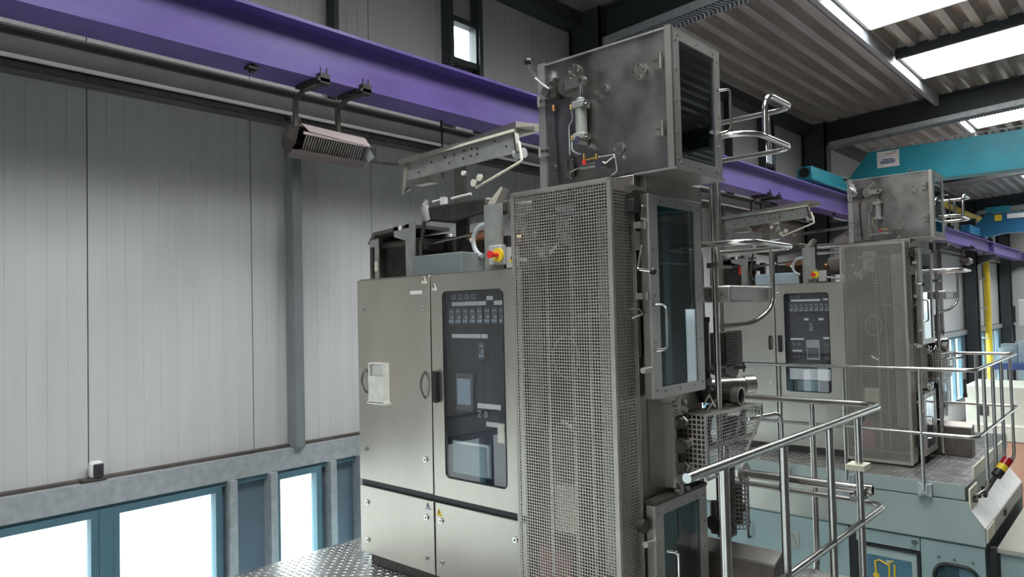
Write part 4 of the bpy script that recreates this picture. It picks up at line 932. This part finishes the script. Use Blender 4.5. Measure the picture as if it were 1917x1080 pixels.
# ---- mesh belt guard and drive gear on the side
def drive():
    g = thing('belt_guard', (3.9, 1.9, 0.83), None, 'guard')
    poly = [(3.55, 1.17), (3.55, 0.835), (3.66, 0.835), (4.02, 0.90), (4.28, 1.09), (4.28, 1.155)]
    MB().bars('y', 1.8192, 1.8208, poly, 0.024, 0.0185, 0.0034).build('mesh_face', 'frame', g)
    e = MB()
    for k in range(len(poly)):
        p, q = poly[k], poly[(k + 1) % len(poly)]; e.beam((p[0], 1.82, p[1]), (q[0], 1.82, q[1]), 0.012, 0.012, (0, 1, 0))
    e.build('edge_frame', 'frame', g)
    MB().bars('x', 3.549, 3.551, [(1.82, 0.835), (1.98, 0.86), (1.98, 1.17), (1.82, 1.17)], 0.026, 0.026, 0.007).build('mesh_end', 'cage', g)
    MB().bars('x', 4.278, 4.282, [(1.82, 1.09), (1.98, 1.09), (1.98, 1.155), (1.82, 1.155)], 0.02, 0.02, 0.006).build('mesh_end', 'cage', g)
    MB().prism([(3.55, 1.168), (4.28, 1.153), (4.28, 1.158), (3.55, 1.174)], 'y', 1.815, 1.985).build('top_plate', 'steel_dark', g)
    MB().box(3.555, 4.2, 1.822, 1.828, 0.985, 1.005).build('stiffener_bar', 'frame', g)
    MB().ring((3.90, 1.92, 1.05), (3.90, 1.96, 1.05), 0.115, 0.095, 28).build('pulley', 'darkmetal', g)
    B(3.64, 3.74, 1.90, 1.96, 0.86, 1.15).build('gear_housing', 'brownmetal', g)
    MB().ring((4.12, 1.88, 1.02), (4.12, 1.95, 1.02), 0.075, 0.05, 20).beam((4.0, 1.9, 0.95), (4.22, 1.9, 1.12), 0.02, 0.03).build('gear_ring', 'bolt', g)
    MB().box(3.57, 3.63, 1.86, 1.95, 0.9, 1.14).build('bearing_block', 'brownmetal', g)
    m = thing('drive_motor', (3.9, 2.0, 1.4), None, 'motor')
    MB().cyl((3.845, 1.99, 1.40), (3.845, 1.99, 1.66), 0.055, 18).build('motor_body', 'darkmetal', m)
    MB().cyl((3.845, 1.99, 1.66), (3.845, 1.99, 1.69), 0.06, 18).build('motor_cap', 'rubber', m)
    MB().box(3.80, 4.05, 1.93, 2.05, 1.385, 1.40).build('mount_plate', 'darkmetal', m)
    MB().cyl((3.86, 1.97, 1.20), (3.86, 1.97, 1.39), 0.03).box(3.81, 3.88, 1.94, 2.05, 1.30, 1.34).cyl((3.80, 1.98, 1.26), (3.90, 1.95, 1.26), 0.02).build('valve_body', 'darkmetal', m)
    MB().tube([(3.75, 1.93, 1.20), (3.80, 1.92, 1.25), (3.85, 1.91, 1.18)], 0.006, 6).beam((3.74, 1.92, 1.16), (3.95, 1.92, 1.25), 0.008, 0.012).build('lever_rod', 'chrome', m)
    B(3.88, 4.6, 2.05, 2.35, 0.1, 1.35).build('backing_duct', 'darkmetal', m) if False else None
    s = thing('hopper_guard', (4.18, 1.96, 1.35), None, 'guard')
    MB().bars('y', 1.938, 1.942, [(4.07, 1.39), (4.30, 1.39), (4.30, 1.60), (4.07, 1.60)], 0.018, 0.0165, 0.006).build('mesh_face', 'brownmetal', s)
    MB().bars('x', 4.298, 4.302, [(1.94, 1.39), (2.06, 1.39), (2.06, 1.60), (1.94, 1.60)], 0.018, 0.0165, 0.006).build('mesh_side', 'cage', s)
    MB().box(4.09, 4.28, 1.96, 2.05, 1.39, 1.59).build('core', 'brownmetal', s)
    MB().prism([(4.08, 1.385), (4.26, 1.385), (4.26, 1.345), (4.22, 1.31), (4.17, 1.32), (4.08, 1.35)], 'y', 1.95, 2.06).build('hopper', 'brownmetal', s)
    MB().cyl((4.20, 1.96, 1.375), (4.32, 1.94, 1.37), 0.013).cyl((4.31, 1.94, 1.34), (4.31, 1.94, 1.40), 0.006).build('tap', 'darkmetal', s)
    p = thing('pipe_fitting', (4.2, 1.95, 1.22), None, 'pipe')
    MB().cyl((4.08, 2.15, 1.225), (4.085, 1.90, 1.22), 0.050, 20).build('pipe_branch', 'darkmetal', p)
    MB().ring((4.085, 1.905, 1.22), (4.086, 1.86, 1.219), 0.055, 0.045, 22).build('pipe_collar', 'bolt', p)
    MB().cyl((4.085, 1.893, 1.22), (4.085, 1.888, 1.22), 0.046, 18).build('pipe_mouth', 'dark', p)  # shade of the bore painted as a black disc; the pipe is solid
    MB().cyl((4.17, 2.25, 1.235), (4.44, 1.97, 1.25), 0.05, 20).build('pipe_run', 'steel_dark', p)
    MB().cyl((4.42, 1.99, 1.249), (4.465, 1.945, 1.2515), 0.057, 22).build('pipe_collar', 'tube', p)
    MB().box(3.95, 4.3, 1.98, 2.02, 1.15, 1.17).cyl((4.05, 1.98, 1.10), (4.05, 1.98, 1.2), 0.03).build('pipe_saddle', 'darkmetal', p)
    l = thing('sprocket_guard', (4.2, 1.96, 0.38), None, 'guard')
    cm = MB(); cc = (4.25, 1.99); R_ = 0.075
    for k in range(20):
        t = 2 * math.pi * k / 20; cm.cyl((cc[0] + R_ * math.cos(t), cc[1] + R_ * math.sin(t), 0.40), (cc[0] + R_ * math.cos(t), cc[1] + R_ * math.sin(t), 0.68), 0.003, 4)
    for k in range(12): cm.ring((cc[0], cc[1], 0.40 + k * 0.0254), (cc[0], cc[1], 0.4045 + k * 0.0254), R_ + 0.003, R_ - 0.003, 20)
    cm.build('mesh_cylinder', 'frame', l)
    MB().cyl((4.25, 1.99, 0.42), (4.25, 1.99, 0.66), 0.035).cyl((4.25, 1.99, 0.5), (4.25, 1.99, 0.53), 0.055).build('spindle', 'brownmetal', l)
    MB().bars('y', 1.928, 1.932, [(4.0, 0.39), (4.12, 0.39), (4.12, 0.83), (4.0, 0.83)], 0.016, 0.016, 0.005).build('mesh_strip', 'brownmetal', l)
    MB().box(4.01, 4.11, 1.94, 2.0, 0.39, 0.83).build('chain_case', 'darkmetal', l)
    MB().cyl((3.90, 1.97, 0.50), (4.0, 1.97, 0.50), 0.045).cyl((3.93, 1.97, 0.44), (3.93, 1.97, 0.62), 0.03).build('gear_unit', 'darkmetal', l)
    a = thing('bent_pipe', (4.4, 1.75, 0.5), None, 'pipe')
    MB().tube([(4.27, 1.90, 1.06), (4.42, 1.76, 1.09), (4.42, 1.76, 0.66)], 0.0135, 10, 0.06).build('pipe', 'tube', a)
    MB().cyl((4.42, 1.76, 0.62), (4.42, 1.76, 0.82), 0.017).box(4.40, 4.44, 1.74, 1.78, 0.61, 0.66).build('sleeve', 'darkmetal', a)
    b = thing('collecting_tray', (4.0, 1.85, 0), None, 'tray')
    MB().prism([(3.92, 0.002), (3.92, 0.33), (4.03, 0.37), (4.11, 0.32), (4.11, 0.002)], 'y', 1.63, 2.10).build('tray_body', 'brownmetal', b, bevel=0.003)
    MB().prism([(3.915, 0.332), (4.03, 0.374), (4.04, 0.36), (3.92, 0.318)], 'y', 1.625, 2.105).build('tray_lip', 'steel_dark', b)
    return [g, m, s, p, l, a, b]
names = ['mesh belt guard with slanted end', 'dark upright drive motor', 'small dark mesh hopper guard', 'dark pipe elbow with open mouth', 'round wire mesh sprocket guard', 'thin bent pipe dropping from the belt guard', 'brown steel collecting tray on the platform']
for o, n in zip(drive(), names):
    o['label'] = n + ' on the near machine'
    if 'tray' in n: o['label'] = 'brown steel tray box on the platform of the near machine'
    copy_tree(o, (D, 0, 0), o['label'].replace('near', 'far'))

# ---- roller unit and hood on top of the cabinet
def roller_unit(far=False):
    u = thing('roller_unit', (3.4, 3.6, 2.0), None, 'roller unit')
    # open housing at the wall end
    hb = MB().box(3.36, 3.72, 4.40, 4.43, 2.0, 2.30).prism([(4.43, 2.28), (4.36, 2.36), (3.95, 2.385), (3.95, 2.36), (4.34, 2.335), (4.40, 2.27)], 'x', 3.34, 3.74).box(3.70, 3.72, 3.95, 4.40, 2.0, 2.34)
    hb.build('housing', 'brownmetal', u)
    B(3.45, 3.70, 3.98, 4.36, 2.0, 2.25).build('drum_case', 'darkmetal', u); MB().cyl((3.45, 4.38, 2.27), (3.45, 3.95, 2.27), 0.025).build('guide_roller', 'brownmetal', u)
    pp = MB().prism([(4.39, 2.30), (4.30, 2.31), (4.30, 2.0), (4.335, 2.0), (4.335, 2.25), (4.39, 2.25)], 'x', 3.33, 3.345).build('support_plate', 'platepaint', u)
    B(3.326, 3.331, 4.302, 4.333, 2.07, 2.14).build('strike_plate', 'cream', pp)
    MB().prism([(4.125, 2.385), (4.07, 2.385), (4.07, 2.36), (4.0, 2.36), (3.99, 2.425), (3.895, 2.435), (3.915, 2.0), (3.99, 2.0), (3.99, 2.27), (4.115, 2.305)], 'x', 3.34, 3.36).build('bearing_plate', 'platepaint', u)
    MB().cyl((3.35, 4.045, 2.365), (3.335, 4.045, 2.365), 0.018).build('white_bush', 'white', u)
    MB().prism([(3.21, 2.0), (3.21, 2.43), (3.165, 2.435), (3.165, 2.432), (3.065, 2.432), (3.065, 2.0)], 'x', 3.34, 3.36).build('bearing_plate', 'platepaint', u)
    MB().beam((3.36, 3.17, 2.43), (3.40, 3.09, 2.53), 0.02, 0.04).beam((3.36, 3.10, 2.43), (3.40, 3.07, 2.53), 0.02, 0.04).build('guide_strut', 'steel', u)
    MB().box(3.20, 3.42, 3.285, 3.75, 2.0, 2.135).build('terminal_box', 'bluegrey' if far else 'boxgrey', u, bevel=0.006)
    # emergency stop
    es = MB().box(3.30, 3.345, 3.03, 3.14, 2.04, 2.165).build('stop_base', 'conduit' if not far else 'platepaint', u, bevel=0.006)
    MB().cyl((3.285, 3.05, 2.10), (3.30, 3.05, 2.10), 0.043, 24).build('yellow_disc', 'yellow', es)
    MB().cyl((3.235, 3.05, 2.10), (3.285, 3.05, 2.10), 0.014).cyl((3.215, 3.05, 2.10), (3.24, 3.05, 2.10), 0.024, 18, 0.020).build('red_button', 'red', es)
    t_ = triangle(es, 2.985, 2.075, 0.05, 'yellow', 3.345) if not far else None
    B(3.345, 3.36, 2.94, 3.03, 2.02, 2.15).build('stop_backplate', 'conduit', u)
    # dark duct across
    MB().prism([(3.83, 2.50), (3.24, 2.50), (3.24, 2.40), (3.60, 2.365), (3.83, 2.40)], 'x', 3.40, 3.62).build('suction_duct', 'darkmetal', u, bevel=0.02)
    MB().cyl((3.42, 3.82, 2.40), (3.40, 3.85, 2.50), 0.035).cyl((3.40, 3.85, 2.50), (3.42, 3.83, 2.54), 0.025).build('hose_coupling', 'platepaint', u)
    # rollers and guide rods
    MB().cyl((3.44, 3.06, 2.44), (3.44, 2.72, 2.44), 0.032, 18).build('roller', 'chrome', u)
    MB().cyl((3.42, 3.06, 2.36), (3.42, 2.72, 2.36), 0.022, 18).build('roller', 'tube', u)
    MB().cyl((3.45, 3.92, 2.235), (3.45, 3.2, 2.285), 0.007).cyl((3.50, 3.92, 2.25), (3.50, 3.2, 2.305), 0.007).cyl((3.38, 3.3, 2.33), (3.38, 3.19, 2.335), 0.018).build('guide_rods', 'tube', u)
    MB().cyl((3.48, 3.46, 2.25), (3.48, 3.2, 2.265), 0.04, 18).build('copper_roller', 'copper', u)
    MB().cyl((3.52, 2.95, 2.2), (3.52, 2.74, 2.2), 0.105, 24).build('winding_drum', 'brownmetal', u)
    MB().cyl((3.40, 2.98, 2.19), (3.46, 2.98, 2.19), 0.055).build('drum_flange', 'darkmetal', u)
    MB().cyl((3.395, 2.975, 2.20), (3.41, 2.955, 2.20), 0.03).build('copper_coil', 'copper', u)
    MB().tube([(3.36, 3.02, 2.08), (3.40, 2.9, 2.06), (3.45, 2.72, 2.02)], 0.014, 8).build('cable', 'conduit', u)
    lp = [(3.37, 3.24 + 0.095 * math.cos(t), 2.21 + 0.10 * math.sin(t)) for t in [math.radians(a) for a in range(90, 275, 15)]]
    MB().tube([(3.37, 3.2, 2.31)] + [(p[0], 3.24 + (3.24 - p[1]) * -1, p[2]) for p in []] + [(3.37, 3.24 + 0.10 * math.sin(math.radians(a)), 2.21 + 0.10 * math.cos(math.radians(a))) for a in range(0, 170, 12)], 0.016, 8).build('conduit_loop', 'conduit', u)
    MB().tube([(3.40, 3.85, 2.40), (3.38, 3.88, 2.2), (3.38, 3.86, 2.08), (3.37, 3.80, 2.03), (3.36, 3.74, 2.06)], 0.014, 8, 0.05).build('cable_loop', 'darkmetal', u)
    B(3.58, 3.62, 3.62, 3.72, 2.0, 2.45).build('stand_post', 'darkmetal', u); B(3.55, 3.75, 3.20, 3.62, 2.0, 2.25).build('gear_case', 'darkmetal', u)
    B(3.62, 3.68, 3.80, 3.86, 2.0, 2.30).build('stand_post', 'darkmetal', u)
    MB().tube([(3.5, 3.68, 2.13), (3.5, 3.66, 2.10), (3.5, 3.62, 2.12), (3.5, 3.60, 2.24)], 0.010, 6, 0.02).build('hook', 'rubber', u)
    B(3.40, 3.75, 3.86, 3.98, 2.20, 2.28).build('belt_table', 'darkmetal', u)
    MB().ball((3.38, 3.36, 2.22), 0.018).ball((3.38, 3.56, 2.27), 0.012).build('bulb_knobs', 'white', u)
    # hood above
    hd = thing('extraction_hood', (3.7, 3.8, 2.5), None, 'hood')
    fr = MB().add([(3.655, 4.335, 2.785), (3.715, 3.255, 2.835), (3.715, 3.255, 2.985), (3.655, 4.30, 2.935), (3.667, 4.335, 2.785), (3.727, 3.255, 2.835), (3.727, 3.255, 2.985), (3.667, 4.30, 2.935)],
             [(0, 3, 2, 1), (4, 5, 6, 7), (0, 1, 5, 4), (1, 2, 6, 5), (2, 3, 7, 6), (3, 0, 4, 7)]).build('front_plate', 'platepaint', hd)
    for (t, z) in ((0.25, 0.09), (0.38, 0.10), (0.47, 0.10), (0.56, 0.11), (0.63, 0.11), (0.68, 0.10), (0.42, 0.05), (0.55, 0.055), (0.62, 0.06), (0.68, 0.06), (0.83, 0.12), (0.12, 0.04), (0.93, 0.06)):
        y = 4.33 - 1.07 * t; x = 3.655 + 0.06 * t; zz = 2.785 + 0.05 * t + z
        MB().cyl((x - 0.003, y, zz), (x + 0.002, y, zz), 0.009, 8).build('bolt_hole', 'darkmetal', fr)
    rf = MB().add([(3.60, 4.37, 2.945), (3.70, 3.235, 3.005), (3.82, 3.17, 3.02), (3.80, 4.40, 2.985), (3.61, 4.37, 2.915), (3.71, 3.235, 2.975), (3.82, 3.17, 2.985), (3.80, 4.40, 2.945)],
             [(0, 1, 2, 3), (7, 6, 5, 4), (0, 4, 5, 1), (1, 5, 6, 2), (2, 6, 7, 3), (3, 7, 4, 0)]).build('roof_plate', 'steel_dark', hd)
    MB().beam((3.635, 4.32, 2.93), (3.70, 3.25, 2.985), 0.022, 0.018).build('lamp_strip', 'cream', hd)
    MB().add([(3.72, 4.42, 2.965), (3.74, 3.27, 3.06), (3.86, 3.14, 3.035), (3.84, 4.42, 2.96), (3.72, 4.42, 2.94), (3.74, 3.27, 3.0), (3.86, 3.14, 2.985), (3.84, 4.42, 2.94)],
             [(0, 1, 2, 3), (7, 6, 5, 4), (0, 4, 5, 1), (1, 5, 6, 2), (2, 6, 7, 3), (3, 7, 4, 0)]).build('cover_plate', 'steel', hd)
    MB().beam((3.66, 4.34, 2.93), (3.64, 4.36, 2.68), 0.03, 0.03).beam((3.64, 4.33, 2.70), (3.64, 4.28, 2.72), 0.02, 0.02).build('end_bracket', 'steel_dark', hd)
    MB().beam((3.72, 3.26, 2.99), (3.70, 3.22, 2.83), 0.03, 0.03).build('end_bracket', 'steel_dark', hd)
    MB().tube([(3.70, 3.21, 2.90), (3.68, 3.17, 2.76), (3.62, 3.55, 2.62)], 0.010, 8, 0.015).build('swing_arm', 'cream', hd)
    MB().cyl((3.74, 3.20, 2.83), (3.74, 3.28, 2.83), 0.035).build('arm_motor', 'conduit', hd)
    B(3.69, 3.73, 3.75, 3.84, 2.40, 2.85).build('stand', 'steel_dark', hd)
    B(3.60, 3.68, 4.0, 4.18, 2.72, 2.77).build('lamp_box', 'steel', hd)
    for (y, z) in ((3.56, 2.655), (3.50, 2.685)): MB().cyl((3.60, y, z), (3.615, y, z), 0.026, 16).build('pulley_wheel', 'cream', hd)
    MB().cyl((3.60, 3.98, 2.57), (3.60, 3.87, 2.575), 0.010).cyl((3.60, 3.78, 2.57), (3.60, 3.58, 2.58), 0.010).box(3.58, 3.62, 3.84, 3.88, 2.53, 2.59).build('sensor_bar', 'white', hd)
    MB().cyl((3.64, 3.70, 2.75), (3.66, 3.70, 2.75), 0.018).build('sensor_lens', 'white', hd)
    return u, hd
u1, hd1 = roller_unit()
u1['label'] = 'roller unit with yellow and red stop button on the near cabinet'; hd1['label'] = 'tilted steel extraction hood above the near cabinet'
u2, hd2 = roller_unit(True)
for o in (u2, hd2): o.location.x += D
u2['label'] = 'roller unit with yellow and red stop button on the far cabinet'; hd2['label'] = 'tilted steel extraction hood above the far cabinet'
rbx = thing('red_switch_box', (9.0, 4.0, 2.0), 'bright red switch box on a grey stalk atop the far cabinet', 'switch')
B(8.93, 9.0, 3.93, 4.05, 2.15, 2.27).build('box', 'red', rbx, bevel=0.006); MB().cyl((8.91, 3.99, 2.21), (8.93, 3.99, 2.21), 0.04, 18).build('cover_disc', 'red', rbx)
B(8.95, 9.0, 3.94, 4.0, 2.0, 2.15).build('stalk', 'platepaint', rbx)
rod = thing('support_bar', (9.3, 2.9, 2.6), 'long thin steel bar spanning from the hood to the far valve box', 'bar')
MB().beam((9.25, 3.45, 2.63), (9.0, 2.62, 2.66), 0.02, 0.03).build('bar', 'tube', rod)

# ================================================================== FAR END OF THE HALL
fc = thing('switch_cabinet', (27, 4, ZF), 'pale grey green cabinet with a small dark hatch at the far end', 'cabinet')
B(26.0, 28.2, 2.4, 4.6, ZF, -0.85).build('cabinet_body', 'beige', fc, bevel=0.03)
B(25.985, 26.0, 4.0, 4.3, -1.75, -1.45).build('dark_hatch', 'dark', fc); B(25.98, 26.0, 2.4, 4.6, -2.05, -1.98).build('trim_strip', 'white', fc)
bt = thing('work_table', (29, 3.2, ZF), 'navy topped work table with pale apparatus', 'table')
B(28.6, 31.0, 1.6, 4.3, -0.55, -0.35).build('table_top', 'navy', bt)
for (a, b) in ((28.7, 1.7), (28.7, 4.2), (30.9, 1.7), (30.9, 4.2)): B(a - 0.05, a + 0.05, b - 0.05, b + 0.05, ZF, -0.55).build('leg', 'galvsteel', bt)
ap = thing('lab_apparatus', (29.5, 3.3, -0.35), 'pale blue lab apparatus with round bodies standing on the navy table', 'apparatus')
for (x, y, h_) in ((29.0, 3.9, 0.5), (29.3, 3.4, 0.7), (29.2, 2.9, 0.45)): MB().cyl((x, y, -0.35), (x, y, -0.35 + h_), 0.2, 14).build('vessel', 'bluegrey', ap)
B(29.4, 30.0, 3.4, 4.1, -0.35, 0.25).build('apparatus_box', 'bluegrey', ap)
mt = thing('upright_machine', (33, 3.5, ZF), 'tall pale upright machine at the far right of the hall', 'machine')
B(32.4, 34.6, 2.2, 4.0, ZF, -0.3).build('base', 'bluegrey', mt); B(32.6, 34.2, 2.6, 3.95, 0.75, 1.75).build('upper_tank', 'white', mt, bevel=0.04)
B(32.8, 34.0, 2.8, 3.8, -0.3, 0.75).build('pedestal', 'bluegrey', mt); MB().cyl((33.2, 3.6, 1.75), (33.2, 3.6, 2.05), 0.14, 12).build('filler_neck', 'white', mt)
MB().cyl((32.5, 4.1, 0.9), (32.5, 4.1, 1.5), 0.08).cyl((32.5, 4.1, 0.2), (32.5, 4.1, 0.8), 0.05).build('side_pump', 'rubber', mt)
for y in (2.5, 2.9, 3.3, 3.7): MB().tube([(32.35, y, -0.3), (32.35, y, 0.7)], 0.04, 8).build('pipe_leg', 'conduit', mt)

# ------------------------------------------------------------------ groups for the look-alikes of the two machines
GROUPS = {'electrical_cabinet': 'control cabinets of the two machines', 'machine_column': 'columns of the two machines', 'valve_box': 'valve boxes of the two machines',
          'hoop_ladder': 'hoop ladders of the two machines', 'belt_guard': 'belt guards of the two machines', 'drive_motor': 'drive motors of the two machines',
          'hopper_guard': 'hopper guards of the two machines', 'pipe_fitting': 'pipe fittings of the two machines', 'sprocket_guard': 'sprocket guards of the two machines',
          'bent_pipe': 'bent pipes of the two machines', 'collecting_tray': 'trays of the two machines', 'roller_unit': 'roller units of the two machines',
          'extraction_hood': 'hoods of the two machines', 'guard_railing': 'platform railings', 'platform': 'machine platforms', 'bridge_crane': 'bridge cranes on the runway'}
for o in COL.objects:
    if o.parent is None and o.name.split('.')[0] in GROUPS: o['group'] = GROUPS[o.name.split('.')[0]]
